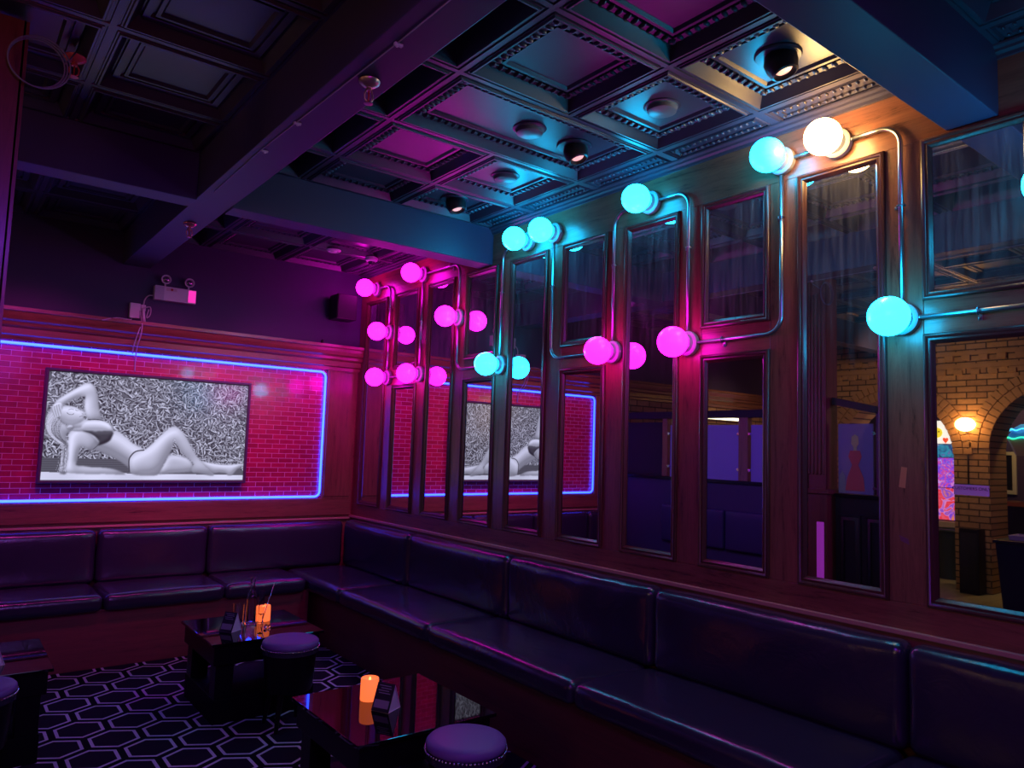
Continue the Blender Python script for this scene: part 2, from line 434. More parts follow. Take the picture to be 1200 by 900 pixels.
# left of the long beam
Xl=[-2.07,-2.70,-3.33,-3.96,-4.6,-5.25,-5.9,-6.55,-7.2]
for j in range(8):
    for ya in (Yr,Yf[::-1],Yn):
        for i in range(len(ya)-1): coffer(Xl[j+1],Xl[j],ya[i+1],ya[i],0)
cm.box(Xl[-1],-2.07,-5.20,-5.075,ZC,ZC+.03)
# plain ceiling slab above and elsewhere
cm.box(XW,.12,-9.2,.12,3.36,3.42)
cm.box(XW,Xl[-1],-9.2,0,ZC,3.36); cm.box(Xl[-1],0,-9.2,-7.2,ZC,3.36)
ceil=cm.build('ceiling',M['ceiling'],smooth='auto'); st(ceil,'dark pressed coffered ceiling with egg and dart mouldings')
# cornice strip along the mirror wall
cp=[(0,3.155),(-.012,3.155),(-.014,3.168),(-.028,3.176),(-.030,3.186),(-.046,3.192),(-.048,3.2),(0,3.2)]
cc=MB(); n=len(cp)
cc.add([(a,-9.2,b) for a,b in cp]+[(a,0,b) for a,b in cp],[tuple(range(n)),tuple(reversed(range(n,2*n)))]+[(i,n+i,n+(i+1)%n,(i+1)%n) for i in range(n)])
st(cc.build('trim_7',M['ceiling']),'moulded ceiling edge over the mirror wall')
# beams
st(MB().box(-2.07,-1.87,-9.2,0,2.94,3.34).build('trim_8',M['beam'],bevel=.004),'long ceiling beam running towards the back wall')
st(MB().box(-7.2,-2.07,B2a,B2b,2.93,3.34).box(-1.87,0,B2a,B2b,2.93,3.34).build('trim_9',M['beam'],bevel=.004),'far cross beam over the magenta lamps')
st(MB().box(-7.2,-2.07,B3a,B3b,2.93,3.34).box(-1.87,0,B3a,B3b,2.93,3.34).build('trim_10',M['beam'],bevel=.004),'near cross beam ending over the warm lamp')
# ---- far left: brick arcade
AX=-7.2; TH=.55
arch=MB()
A1c,A1r,A1s=-1.67,.75,1.70     # left arch (in the mirror), centre y, radius, spring z
A2c,A2r,A2s=-3.60,.77,1.78
def archwall(mb,xf,xb,openings,ya,yb,z1):
    cur=yb
    NA=14
    for (c,r,s) in openings:
        # pier between cur and c+r
        mb.box(xb,xf,c+r,cur,0,z1)
        # above the arch
        pts=[(c+r*math.cos(PI*i/NA), s+r*math.sin(PI*i/NA)) for i in range(NA+1)]
        for i in range(NA):
            (ya_,za_),(yb_,zb_)=pts[i],pts[i+1]
            vs=[(x,y,z) for x in (xf,xb) for (y,z) in ((ya_,za_),(yb_,zb_),(yb_,z1),(ya_,z1))]
            mb.add(vs,[(0,1,2,3),(7,6,5,4),(0,4,5,1)])
        cur=c-r
    mb.box(xb,xf,ya,cur,0,z1)
archwall(arch,AX,AX-TH,[(A1c,A1r,A1s),(A2c,A2r,A2s)],-9.2,0,ZC+.1)
wl=arch.build('wall_left',M['brick_tan_y']); st(wl,'tan brick wall with two round arches')
vo=MB()
for (c,r,s) in ((A1c,A1r,A1s),(A2c,A2r,A2s)):
    for ring,(ra,rb) in enumerate(((r-.004,r+.115),(r+.122,r+.225))):
        n=30 if ring==0 else 34
        for i in range(n):
            a0=PI*(i+.06)/n; a1=PI*(i+.94)/n
            vs=[(x,c+q*math.cos(a),s+q*math.sin(a)) for x in (AX+.018+.006*ring,AX-.02) for q,a in ((ra,a0),(rb,a0),(rb,a1),(ra,a1))]
            vo.add(vs,[(0,1,2,3),(7,6,5,4),(0,4,5,1),(1,5,6,2),(2,6,7,3),(3,7,4,0)])
vo.build('arch_bricks',M['brick_block'],wl,bevel=.004,segs=1)
de=MB()
for j in range(44):
    y=-.15-j*.2
    de.box(AX,AX+.055,y-.10,y,2.90,2.97)
    de.box(AX,AX+.035,y-.20,y-.10,2.72,2.78)
de.box(AX,AX+.03,-9.2,0,2.97,3.02); de.box(AX,AX+.02,-9.2,0,2.80,2.86)
de.build('corbel_bricks',M['brick_block'],wl,bevel=.004,segs=1)
# room beyond the arches
st(MB().box(XW-.1,XW,-9.2,.12,0,3.42).build('wall_far',M['wall_dark']),'dark wall beyond the arches')
st(MB().box(XW,.12,-9.3,-9.2,0,3.42).build('wall_front',M['wall_dark']),'dark wall behind the camera')
# ================================================================== MIRRORS
fp=[(0,0),(0,.010),(.004,.016),(.010,.019),(.016,.016),(.019,.010),(.024,.010),(.028,.013),(.032,.010),(.036,.003),(.042,-.002)]
def make_mirror(w,h):
    r=thing('framed_mirror','', 'mirror',(0,0,0))
    fr=MB().rect_sweep((0,0,0),(0,-1,0),(0,0,1),(-1,0,0),w,h,fp).build('frame',M['frame_wood'],r,local=True,smooth='auto')
    MB().box(.004,.010,-w+.030,-.030,.030,h-.030).build('mirror_glass',M['mirror'],r,local=True)
    return r
protos={}
def place_mirror(k,z0,z1,label):
    key=round(z1-z0,3)
    if key not in protos: protos[key]=o=make_mirror(W,z1-z0)
    else: o=copy_tree(protos[key])
    o.location=(0,start(k),z0); o['_w']=tuple(o.location)
    tag(o,label,'mirror','framed mirrors in the panelled wall'); return o
full={1:'tall narrow framed mirror nearest the back wall corner, reflecting the neon edge',
      3:'tall framed mirror in the third column from the corner, among the magenta globes',
      5:'tall framed mirror fifth column from the corner, below the pair of cyan globes',
      7:'tall framed mirror in the seventh column from the corner, below a lone cyan globe',
      9:'tall framed mirror ninth column from the corner, under the warm white globe'}
up={2:'short upper framed mirror in the second column from the corner',4:'short upper framed mirror showing a magenta globe, fourth column from the corner',
    6:'short upper framed mirror in the sixth column, right of the pair of cyan globes',8:'short upper framed mirror in the eighth column, under the cyan globe beside the warm one',
    10:'short upper framed mirror at the right end, above the level pipe'}
lo={2:'lower framed mirror in the second column, filled with reflected pink brick',4:'lower framed mirror in the fourth column, reflecting bent legs on the screen',
    6:'lower framed mirror in the sixth column, reflecting the far corner of the neon outline',8:'lower framed mirror in the eighth column, reflecting lavender screens',
    10:'lower framed mirror at the right end, reflecting the brick arches'}
for k in range(1,NC+1):
    if k%2: place_mirror(k,ZB,ZT,full[k])
    else: place_mirror(k,ZM1,ZT,up[k]); place_mirror(k,ZB,ZM0,lo[k])

# ================================================================== GLOBE LAMPS
GT,GM,GL=3.015,2.585,2.180
sty=lambda k: start(k)-W-(PITCH-W)/2
cen=lambda k: start(k)-W/2
def make_globe(kind):
    r=thing('globe_lamp','', 'wall lamp',(0,0,0))
    MB().lathe([(.0,0),(.062,0),(.066,.006),(.066,.030),(.060,.036),(.048,.038),(.044,.060),(.0,.062)],(0,0,0),'-x',32).build('lamp_plate',M['plate'],r,local=True,smooth='auto')
    g=MB().sphere((-.142,0,-.004),.0795,40,24).build('globe',M[kind],r,local=True,smooth=True)
    MB().lathe([(0,0),(.009,0),(.009,.012),(0,.012)],(-.018,-.060,0),'-y',10).build('pipe_fitting',M['steel'],r,local=True,smooth='auto')
    MB().lathe([(0,0),(.004,0),(.004,.006),(0,.006)],(-.037,.03,.035),'-x',8).build('screw',M['steel'],r,local=True,smooth='auto')
    return r
gl=[('magenta',cen(1),GT,'magenta globe lamp highest and nearest the back wall corner'),
    ('magenta',sty(1),GM,'magenta globe lamp halfway up the first post from the corner'),
    ('magenta',sty(1),GL,'magenta globe lamp at the bottom of the first post, partly behind its neighbour'),
    ('magenta',sty(2),GL,'magenta globe lamp at the bottom of the second post, overlapping the farther one'),
    ('magenta',sty(2),GT,'magenta globe lamp at the top of the second post, under the far cross beam'),
    ('magenta',sty(3),GM,'magenta globe lamp halfway up the third post, mirrored to its right'),
    ('cyan',sty(4),GL,'low cyan globe lamp on the fourth post, mirrored to its right'),
    ('cyan',cen(5),GT,'high cyan globe lamp, left one of the close pair'),
    ('cyan',sty(5),GT,'high cyan globe lamp, right one of the close pair'),
    ('magenta',sty(6),GL,'low magenta globe lamp on the sixth post, ending a curved pipe'),
    ('cyan',cen(7),GT,'high cyan globe lamp standing alone between two bent pipes'),
    ('magenta',sty(7),GL,'low magenta globe lamp starting the pipe to the right, nearest magenta one'),
    ('cyan',sty(8),GT,'high cyan globe lamp just left of the warm white globe'),
    ('warm',cen(9),GT,'warm white globe lamp under the ceiling'),
    ('cyan',sty(9),GL,'largest and lowest cyan globe lamp, at the right'),
    ('cyan',sty(10),GM,'cyan globe lamp cut by the right edge of the photo')]
gp={}
for kind,y,z,lab in gl:
    if kind not in gp: gp[kind]=o=make_globe(kind)
    else: o=copy_tree(gp[kind])
    o.location=(-.0005,y,z); tag(o,lab,'wall lamp',{'magenta':'magenta globe lamps','cyan':'cyan globe lamps','warm':'warm globe lamp'}[kind])

# ================================================================== CONDUITS
def route(pts,rb=.085,off=-.022):
    """pts (y,z) polyline; rounds corners"""
    out=[]
    V2=[Vector((0,p[0],p[1])) for p in pts]
    for i,p in enumerate(V2):
        if i in (0,len(V2)-1): out.append(p); continue
        a=(V2[i-1]-p).normalized(); b=(V2[i+1]-p).normalized()
        if abs(a.dot(b))>.99: out.append(p); continue
        c=p+(a+b)*rb
        for k in range(9):
            t=k/8*PI/2
            out.append(c-b*rb*math.cos(t)-a*rb*math.sin(t))
    return [(off,q.y,q.z) for q in out]
def conduit(pts,straps,label):
    r=thing('conduit',label,'pipe',(off0:=0,pts[0][0],pts[0][1]),0,'steel conduits linking the globe lamps')
    MB().tube(route(pts),.0098,12).build('pipe',M['steel'],r,smooth=True)
    for (y,z,ax) in straps:
        s=MB()
        if ax=='v':
            s.tube([(-.022+.0145*math.cos(a),y+.0145*math.sin(a),z) for a in [2*PI*i/14 for i in range(14)]],.0035,6,closed=True)
            s.box(-.006,-.0005,y+.010,y+.034,z-.007,z+.007); s.sphere((-.007,y+.027,z),.005,8,5)
        else:
            s.tube([(-.022+.0145*math.cos(a),y,z+.0145*math.sin(a)) for a in [2*PI*i/14 for i in range(14)]],.0035,6,closed=True)
            s.box(-.006,-.0005,y-.007,y+.007,z-.034,z-.010); s.sphere((-.008,y,z-.027),.0065,8,5)
        s.build('strap',M['steel'],r,smooth='auto')
e=.071
conduit([(cen(1)-e,GT),(sty(1),GT),(sty(1),GM+e)],[(sty(1),2.80,'v')],'steel conduit bending down from the farthest magenta globe')
conduit([(sty(1),GM-e),(sty(1),GL+e)],[(sty(1),2.27,'v')],'short straight steel conduit on the first post between two magenta globes')
conduit([(sty(1)-e,GL),(sty(2)+e,GL)],[],'level steel conduit joining the two lowest magenta globes in the corner')
conduit([(sty(2),GL+e),(sty(2),GT-e)],[(sty(2),2.62,'v')],'long straight steel conduit on the second post between two magenta globes')
conduit([(sty(2)-e,GT),(sty(3),GT),(sty(3),GM+e)],[(sty(3)+.12,GT,'h')],'steel conduit under the far beam bending down to the third post globe')
conduit([(sty(3),GM-e),(sty(3),GL),(sty(4)+e,GL)],[(sty(4)+.12,GL,'h')],'steel conduit curving down from the magenta globe to the low cyan globe')
conduit([(sty(4),GL+e),(sty(4),GT),(cen(5)+e,GT)],[(sty(4),2.70,'v')],'steel conduit rising on the fourth post to the left cyan globe of the pair')
conduit([(cen(5)-e,GT),(sty(5)+e,GT)],[],'very short steel conduit between the close pair of cyan globes')
conduit([(sty(5),GT-e),(sty(5),GL),(sty(6)+e,GL)],[(sty(5),2.66,'v')],'steel conduit dropping from the right cyan globe of the pair to a low magenta globe')
conduit([(sty(6),GL+e),(sty(6),GT),(cen(7)+e,GT)],[(sty(6),2.70,'v')],'steel conduit rising left of the lone high cyan globe')
conduit([(cen(7)-e,GT),(sty(7),GT),(sty(7),GL+e)],[(sty(7),2.70,'v')],'steel conduit bending down right of the lone high cyan globe')
conduit([(sty(7)-e,GL),(sty(8),GL),(sty(8),GT-e)],[(sty(7)-.22,GL,'h'),(sty(8),2.74,'v')],'steel conduit running right from the nearest magenta globe and up to a cyan globe')
conduit([(sty(8)-e,GT),(cen(9)+e,GT)],[],'short steel conduit between the high cyan and the warm white globe')
conduit([(cen(9)-e,GT),(sty(9),GT),(sty(9),GL+e)],[(sty(9),2.66,'v')],'steel conduit bending down from the warm white globe')
conduit([(sty(9)-e,GL),(sty(10),GL),(sty(10),GM-e)],[(sty(9)-.28,GL,'h')],'level steel conduit running right from the largest cyan globe')

# ================================================================== NEON OUTLINE
def rrect(x0,x1,z0,z1,r,y,n=6):
    pts=[]
    for cx,cz,a0 in ((x1-r,z1-r,0),(x0+r,z1-r,PI/2),(x0+r,z0+r,PI),(x1-r,z0+r,1.5*PI)):
        for i in range(n+1):
            a=a0+PI/2*i/n; pts.append((cx+r*math.cos(a),y,cz+r*math.sin(a)))
    return pts
tag(MB().tube(rrect(NX0,NX1,NZ0,NZ1,.05,-.022),.0095,10,closed=True).build('neon_tube',M['neon'],smooth=True),'glowing blue neon tube outlining the brick panel','neon light')

# ================================================================== SCREEN WITH PHOTOGRAPH
TX0,TX1,TZ0,TZ1=-2.501,-1.047,1.2546,2.050
A=1.78
ART={"arm": [[0.064, 0.34], [0.07, 0.274], [0.127, 0.217], [0.19, 0.166], [0.255, 0.114], [0.299, 0.086], [0.34, 0.09], [0.371, 0.125], [0.388, 0.171], [0.405, 0.238], [0.417, 0.319], [0.436, 0.386], [0.461, 0.435], [0.405, 0.442], [0.358, 0.433], [0.325, 0.419], [0.308, 0.373], [0.295, 0.313], [0.294, 0.259], [0.298, 0.207], [0.262, 0.218], [0.219, 0.244], [0.165, 0.281], [0.128, 0.31], [0.103, 0.351]], "head": [[0.102, 0.331], [0.15, 0.312], [0.207, 0.32], [0.242, 0.327], [0.263, 0.344], [0.286, 0.348], [0.312, 0.377], [0.307, 0.396], [0.296, 0.407], [0.302, 0.43], [0.285, 0.457], [0.247, 0.479], [0.192, 0.495], [0.14, 0.471], [0.103, 0.424], [0.089, 0.372]], "neck": [[0.222, 0.451], [0.289, 0.428], [0.341, 0.44], [0.35, 0.485], [0.33, 0.526], [0.229, 0.541], [0.198, 0.505]], "chest": [[0.291, 0.461], [0.335, 0.44], [0.451, 0.436], [0.512, 0.464], [0.539, 0.504], [0.541, 0.539], [0.412, 0.542], [0.297, 0.544], [0.223, 0.541], [0.232, 0.517], [0.283, 0.508]], "torso": [[0.252, 0.556], [0.296, 0.538], [0.541, 0.534], [0.576, 0.523], [0.652, 0.579], [0.731, 0.649], [0.827, 0.702], [0.852, 0.785], [0.749, 0.925], [0.707, 0.884], [0.621, 0.819], [0.522, 0.766], [0.412, 0.715], [0.342, 0.703]], "suparm": [[0.217, 0.539], [0.296, 0.538], [0.368, 0.572], [0.437, 0.657], [0.4, 0.71], [0.342, 0.703], [0.298, 0.691], [0.286, 0.742], [0.273, 0.822], [0.271, 0.864], [0.32, 0.869], [0.401, 0.882], [0.506, 0.886], [0.603, 0.906], [0.678, 0.95], [0.51, 0.945], [0.371, 0.946], [0.246, 0.939], [0.198, 0.928], [0.191, 0.889], [0.197, 0.797], [0.194, 0.691], [0.189, 0.612], [0.194, 0.565]], "bik": [[0.296, 0.537], [0.412, 0.539], [0.543, 0.534], [0.541, 0.6], [0.513, 0.641], [0.433, 0.675], [0.438, 0.637], [0.392, 0.585], [0.344, 0.558]], "strap2": [[0.435, 0.668], [0.395, 0.712]], "strap": [[0.335, 0.432], [0.404, 0.426], [0.457, 0.435]], "leg": [[0.821, 0.709], [0.881, 0.658], [0.939, 0.586], [0.999, 0.52], [1.048, 0.475], [1.08, 0.462], [1.12, 0.479], [1.185, 0.548], [1.245, 0.648], [1.305, 0.748], [1.364, 0.82], [1.423, 0.877], [1.484, 0.933], [1.483, 0.959], [1.428, 0.953], [1.344, 0.93], [1.283, 0.922], [1.27, 0.879], [1.291, 0.842], [1.241, 0.792], [1.169, 0.722], [1.119, 0.651], [1.088, 0.581], [1.085, 0.638], [1.062, 0.724], [1.019, 0.825], [0.97, 0.941], [0.926, 0.958], [0.813, 0.958], [0.738, 0.942], [0.708, 0.898], [0.701, 0.788], [0.736, 0.732]], "rear": [[1.047, 0.753], [1.119, 0.752], [1.199, 0.772], [1.241, 0.795], [1.277, 0.843], [1.275, 0.911], [1.209, 0.925], [1.079, 0.935], [0.963, 0.941], [1.008, 0.853], [1.033, 0.789]], "rear2": [[1.343, 0.808], [1.475, 0.83], [1.617, 0.843], [1.777, 0.829], [1.782, 0.859], [1.733, 0.874], [1.693, 0.92], [1.666, 0.953], [1.624, 0.953], [1.608, 0.931], [1.537, 0.924], [1.481, 0.927], [1.416, 0.877]], "band": [[0.824, 0.709], [0.754, 0.724], [0.712, 0.774], [0.702, 0.822], [0.712, 0.918]], "hair": [[0.047, 0.328], [0.019, 0.396], [0.008, 0.475], [0.02, 0.566], [0.068, 0.629], [0.137, 0.666], [0.158, 0.732], [0.148, 0.824], [0.143, 0.929], [0.163, 0.948], [0.199, 0.939], [0.197, 0.849], [0.198, 0.717], [0.176, 0.625], [0.175, 0.573], [0.205, 0.532], [0.158, 0.494], [0.11, 0.443], [0.08, 0.405]], "fing0": [[0.048, 0.344], [0.077, 0.421]], "fing1": [[0.064, 0.327], [0.092, 0.415]], "fing2": [[0.081, 0.316], [0.107, 0.406]], "fing3": [[0.098, 0.309], [0.121, 0.382]], "hand": [[0.042, 0.335], [0.061, 0.298], [0.104, 0.278], [0.125, 0.31], [0.122, 0.337], [0.104, 0.367], [0.061, 0.377]], "ear": [[0.18, 0.49], [0.214, 0.491], [0.221, 0.518], [0.189, 0.532], [0.169, 0.52]], "eye": [[0.163, 0.377], [0.182, 0.392], [0.204, 0.392], [0.217, 0.382]], "eye2": [[0.228, 0.346], [0.24, 0.354], [0.251, 0.35]], "brow": [[0.17, 0.35], [0.194, 0.34], [0.212, 0.345]], "mouth": [[0.264, 0.409], [0.284, 0.4], [0.3, 0.399]], "nostril": [[0.283, 0.381], [0.294, 0.383]], "str0": [[0.069, 0.406], [0.035, 0.473], [0.047, 0.564], [0.107, 0.634], [0.167, 0.692], [0.173, 0.823], [0.169, 0.928]], "str1": [[0.092, 0.431], [0.065, 0.511], [0.094, 0.602], [0.158, 0.652], [0.181, 0.744], [0.18, 0.876]], "str2": [[0.05, 0.381], [0.018, 0.461], [0.03, 0.552], [0.079, 0.622], [0.143, 0.679], [0.155, 0.797], [0.155, 0.915]], "str3": [[0.111, 0.456], [0.1, 0.536], [0.133, 0.614], [0.174, 0.665], [0.189, 0.77], [0.189, 0.902]], "spine": [[0.578, 0.543], [0.641, 0.596], [0.721, 0.683], [0.786, 0.737]]}
def paint(Wn,Hn):
    X,Y=np.meshgrid((np.arange(Wn)+.5)/Wn*A,(np.arange(Hn)+.5)/Hn)
    rng=np.random.RandomState(3)
    img=.20+.05*np.sin(X*9+1)*np.sin(Y*7)
    # foliage of slim light leaves
    for i in range(3600):
        cx,cy=rng.rand()*A,rng.rand()*.88; L=(.016+.030*rng.rand()); a=rng.rand()*PI*2; w=.0045+.0035*rng.rand(); b=.38+.60*rng.rand()
        r=L+.015; x0,x1=int((cx-r)/A*Wn),int((cx+r)/A*Wn)+2; y0,y1=int((cy-r)*Hn),int((cy+r)*Hn)+2
        x0=max(0,x0);y0=max(0,y0);x1=min(Wn,x1);y1=min(Hn,y1)
        if x1<=x0 or y1<=y0: continue
        dx=X[y0:y1,x0:x1]-cx; dy=Y[y0:y1,x0:x1]-cy; cv=14*(rng.rand()-.5)
        u=dx*math.cos(a)+dy*math.sin(a); v=-dx*math.sin(a)+dy*math.cos(a)+u*u*cv
        s=img[y0:y1,x0:x1]
        sh=np.clip(1.1-((u/L)**2+((v-1.6*w)/(1.3*w))**2),0,1); s[:]=s*(1-.5*sh)
        m=np.clip((1-((u/L)**2+(v/w)**2))*1.6,0,1); s[:]=s*(1-m)+b*m*(.8+.2*u/L)+0*s
    # low wall and ledge
    lw=((Y>.795+.01*X)&(X<.75)); img=np.where(lw,.17+.03*np.sin(Y*300),img)
    led=Y>.928+.013*X; img=np.where(led,.86-.05*np.sin(X*11),img)
    def limb(pts,lo=.42,hi=.80,ang=-1.1,soft=.006):
        nonlocal img
        best=np.full(X.shape,9.); nx=np.zeros(X.shape); ny=np.zeros(X.shape)
        for (xa,ya,ra),(xb,yb,rb) in zip(pts[:-1],pts[1:]):
            dx,dy=xb-xa,yb-ya; L2=dx*dx+dy*dy+1e-9
            t=np.clip(((X-xa)*dx+(Y-ya)*dy)/L2,0,1); px=X-(xa+t*dx); py=Y-(ya+t*dy); rr=ra+(rb-ra)*t
            d=np.hypot(px,py)/rr; m=d<best
            best=np.where(m,d,best); nx=np.where(m,px/rr,nx); ny=np.where(m,py/rr,ny)
        r=sum(p[2] for p in pts)/len(pts)
        k=np.clip((1-best)/(soft/r),0,1)
        sh=np.clip(.5+.5*(nx*math.cos(ang)+ny*math.sin(ang)),0,1)
        val=lo+(hi-lo)*sh**.9; val=val*(1-.35*np.clip(best,0,1)**4)
        img=img*(1-k)+val*k
    def poly(pts,val):
        nonlocal img
        ins=np.zeros(X.shape,bool); n=len(pts)
        for i in range(n):
            (xa,ya),(xb,yb)=pts[i][:2],pts[(i+1)%n][:2]
            c=((ya>Y)!=(yb>Y))&(X<(xb-xa)*(Y-ya)/(yb-ya+1e-12)+xa); ins^=c
        img=np.where(ins,val,img)
    a=ART
    px=1.0/Hn
    def blur(m,r):
        k=max(1,int(r*Hn))
        for _ in range(3):
            for ax in (0,1):
                q=np.pad(m,[(k+1,k) if ax==i else (0,0) for i in (0,1)],mode='edge'); c=np.cumsum(q,axis=ax)
                m=(c[2*k+1:]-c[:-2*k-1])/(2*k+1) if ax==0 else (c[:,2*k+1:]-c[:,:-2*k-1])/(2*k+1)
        return m
    def smoothpts(P_,closed=True,n=5):
        N_=len(P_); out=[]
        for i in range(N_ if closed else N_-1):
            g=(lambda j:P_[j%N_]) if closed else (lambda j:P_[min(max(j,0),N_-1)])
            p0,p1,p2,p3=g(i-1),g(i),g(i+1),g(i+2)
            for k in range(n):
                t=k/n; out.append(tuple(.5*((2*p1[c])+(-p0[c]+p2[c])*t+(2*p0[c]-5*p1[c]+4*p2[c]-p3[c])*t*t+(-p0[c]+3*p1[c]-3*p2[c]+p3[c])*t**3) for c in (0,1)))
        return out if closed else out+[P_[-1]]
    def inside(pts):
        ins=np.zeros(X.shape,bool); n=len(pts)
        for i in range(n):
            (xa,ya),(xb,yb)=pts[i],pts[(i+1)%n]
            if ya==yb: continue
            ins^=((ya>Y)!=(yb>Y))&(X<(xb-xa)*(Y-ya)/(yb-ya)+xa)
        return ins.astype(float)
    def part(key,lo=.42,hi=.9,r=.03,ang=-1.9,sc=2.2,rim=.75):
        nonlocal img
        m=inside(smoothpts(a[key])); bm=blur(m,r); gy,gx=np.gradient(bm,px)
        sh=.5-(gx*math.cos(ang)+gy*math.sin(ang))*r*sc   # light from the direction ang
        edge=np.clip((bm-.38)/.35,0,1)
        val=(lo+(hi-lo)*np.clip(sh,0,1))*(rim+(1-rim)*edge)
        k=blur(m,px*.8); img=img*(1-k*1.0)+val*k
    def line(key,val,w):
        limb([(x,y,w) for x,y in smoothpts(a[key],False,4)],val,val,soft=w*.6)
    # rear leg and hair, drawn first behind the body
    part('rear2',.45,.9,.022); part('rear',.42,.82,.03); 
    part('hair',.35,.75,.03)
    rng2=np.random.RandomState(5)
    for i in range(44):
        b_=a['str%d'%(i%4)]; j=(rng2.rand()-.5)*.055; j2=(rng2.rand()-.5)*.03
        v_=.14 if i%2 else .88
        limb([(x+j*(1-q/7)+j2*math.sin(q+i)*.5,y,.0014) for q,(x,y) in enumerate(smoothpts(b_,False,3))],v_,v_,soft=.0022)
    part('arm',.45,.97,.035,-2.2); part('torso',.40,.88,.055,-1.3,2.4);
    part('suparm',.42,.95,.035,-2.6); part('neck',.40,.82,.03,-1.2); part('chest',.55,.97,.028,-1.4)
    part('leg',.42,.93,.05,-2.0,2.3)
    part('bik',.06,.16,.02); line('strap',.10,.0045); line('strap2',.12,.0035); line('band',.12,.0085)
    part('head',.52,.95,.035,-1.5); part('ear',.4,.8,.012)
    line('eye',.12,.003); line('eye2',.2,.0025); line('brow',.35,.0028); line('mouth',.22,.0028); line('nostril',.3,.003)
    part('hand',.5,.95,.015,-1.8)
    for i in range(4):
        (xa,ya),(xb,yb)=a['fing%d'%i]; limb([(xa,ya,.0105),(xb,yb,.009)],.42,.92,-.3,.003)
    return np.clip(img,0,1)
def screen_art(x0,x1,z0,z1,y,parent):
    Wn,Hn=440,246; im=paint(Wn,Hn)
    xs=np.linspace(x0,x1,Wn+1); zs=np.linspace(z1,z0,Hn+1)
    XX,ZZ=np.meshgrid(xs,zs); w=Vector(parent['_w'])
    v=np.stack([XX.ravel()-w.x,np.full(XX.size,y-w.y),ZZ.ravel()-w.z],1)
    i,j=np.meshgrid(np.arange(Hn),np.arange(Wn),indexing='ij'); a_=(i*(Wn+1)+j).ravel()
    fs=np.stack([a_,a_+Wn+1,a_+Wn+2,a_+1],1)
    me=bpy.data.meshes.new('screen'); me.from_pydata(v.tolist(),[],fs.tolist())
    at=me.color_attributes.new('art','FLOAT_COLOR','CORNER')
    c=np.repeat(im.ravel(),4); cols=np.stack([c,c,c,np.ones_like(c)],1).astype(np.float32); at.data.foreach_set('color',cols.ravel())
    m,t,b=mat('lit picture'); N=NT(t); at_=N.n('ShaderNodeVertexColor',layer_name='art')
    g=N.n('ShaderNodeGamma'); g.inputs[1].default_value=1.25; N.l(at_.outputs[0],g.inputs[0])
    tint=N.n('ShaderNodeMix',data_type='RGBA',blend_type='MULTIPLY'); tint.inputs[0].default_value=1; N.l(g.outputs[0],tint.inputs[6]); tint.inputs[7].default_value=(.74,.75,1.0,1)
    b.inputs['Base Color'].default_value=(.02,.02,.025,1); b.inputs['Roughness'].default_value=.16
    N.l(tint.outputs[2],b.inputs['Emission Color']); b.inputs['Emission Strength'].default_value=1.05
    me.materials.append(m); o=bpy.data.objects.new('screen',me); COL.objects.link(o); o.parent=parent; o['_w']=parent['_w']; return o
tv=thing('wall_screen','lit wall screen in thin purple frame showing a reclining woman in black and white','screen',((TX0+TX1)/2,-.03,TZ0))
MB().rect_sweep((TX0-.022,-.045,TZ0-.026),(1,0,0),(0,0,1),(0,-1,0),TX1-TX0+.044,TZ1-TZ0+.052,[(0,-.043),(0,.028),(.004,.032),(.018,.032),(.022,.026),(.024,.018)]).build('frame',P('dark screen frame',(.10,.07,.11),.35),tv,smooth='auto')
MB().box(TX0-.015,TX1+.015,-.06,-.002,TZ0-.015,TZ1+.015).build('back_panel',M['black_matte'],tv)
screen_art(TX0,TX1,TZ0,TZ1,-.066,tv)
# ================================================================== BANQUETTES
b1=thing('banquette','black leather bench with three back cushions along the pink brick wall','bench',(-1.7,-.3,0))
MB().box(-3.40,-.63,-.60,-.03,0,.395).build('bench_base',M['bench_wood'],b1,bevel=.004)
for i,(a,b) in enumerate(((-3.38,-2.128),(-2.124,-1.312),(-1.308,-.672))):
    MB().roundbox(a,b,-.655,-.10,.385,.500,.042,12,(0,0,.012),.0022,i+1).build('seat_cushion',M['leather'],b1,smooth=True)
for i,(a,b) in enumerate(((-3.38,-2.938),(-2.932,-2.115),(-2.109,-1.318),(-1.312,-.135))):
    MB().roundbox(a,b,-.150,-.022,.490,.888,.045,12,(0,.014,0),.0022,i+7).build('back_cushion',M['leather'],b1,smooth=True)
b2=thing('banquette','long black leather bench running under the mirrors','bench',(-.3,-3.4,0))
MB().box(-.60,-.03,-6.95,-.03,0,.395).build('bench_base',wood('bench base wood along wall',(.06,.015,.014),(.12,.03,.025),'y',rough=.45,coat=.1),b2,bevel=.004)
for i,(a,b) in enumerate(((-1.205,-.156),(-2.470,-1.211),(-3.770,-2.476),(-5.06,-3.776),(-6.32,-5.066))):
    MB().roundbox(-.665,-.10,a,b,.385,.500,.042,14,(0,0,.012),.0025,i+21).build('seat_cushion',M['leather'],b2,smooth=True)
for i,(a,b) in enumerate(((-1.327,-.16),(-2.590,-1.333),(-3.813,-2.596),(-5.069,-3.819),(-6.32,-5.075))):
    MB().roundbox(-.150,-.024,a,b,.490,.900,.045,14,(.014,0,0),.0025,i+31).build('back_cushion',M['leather'],b2,smooth=True)

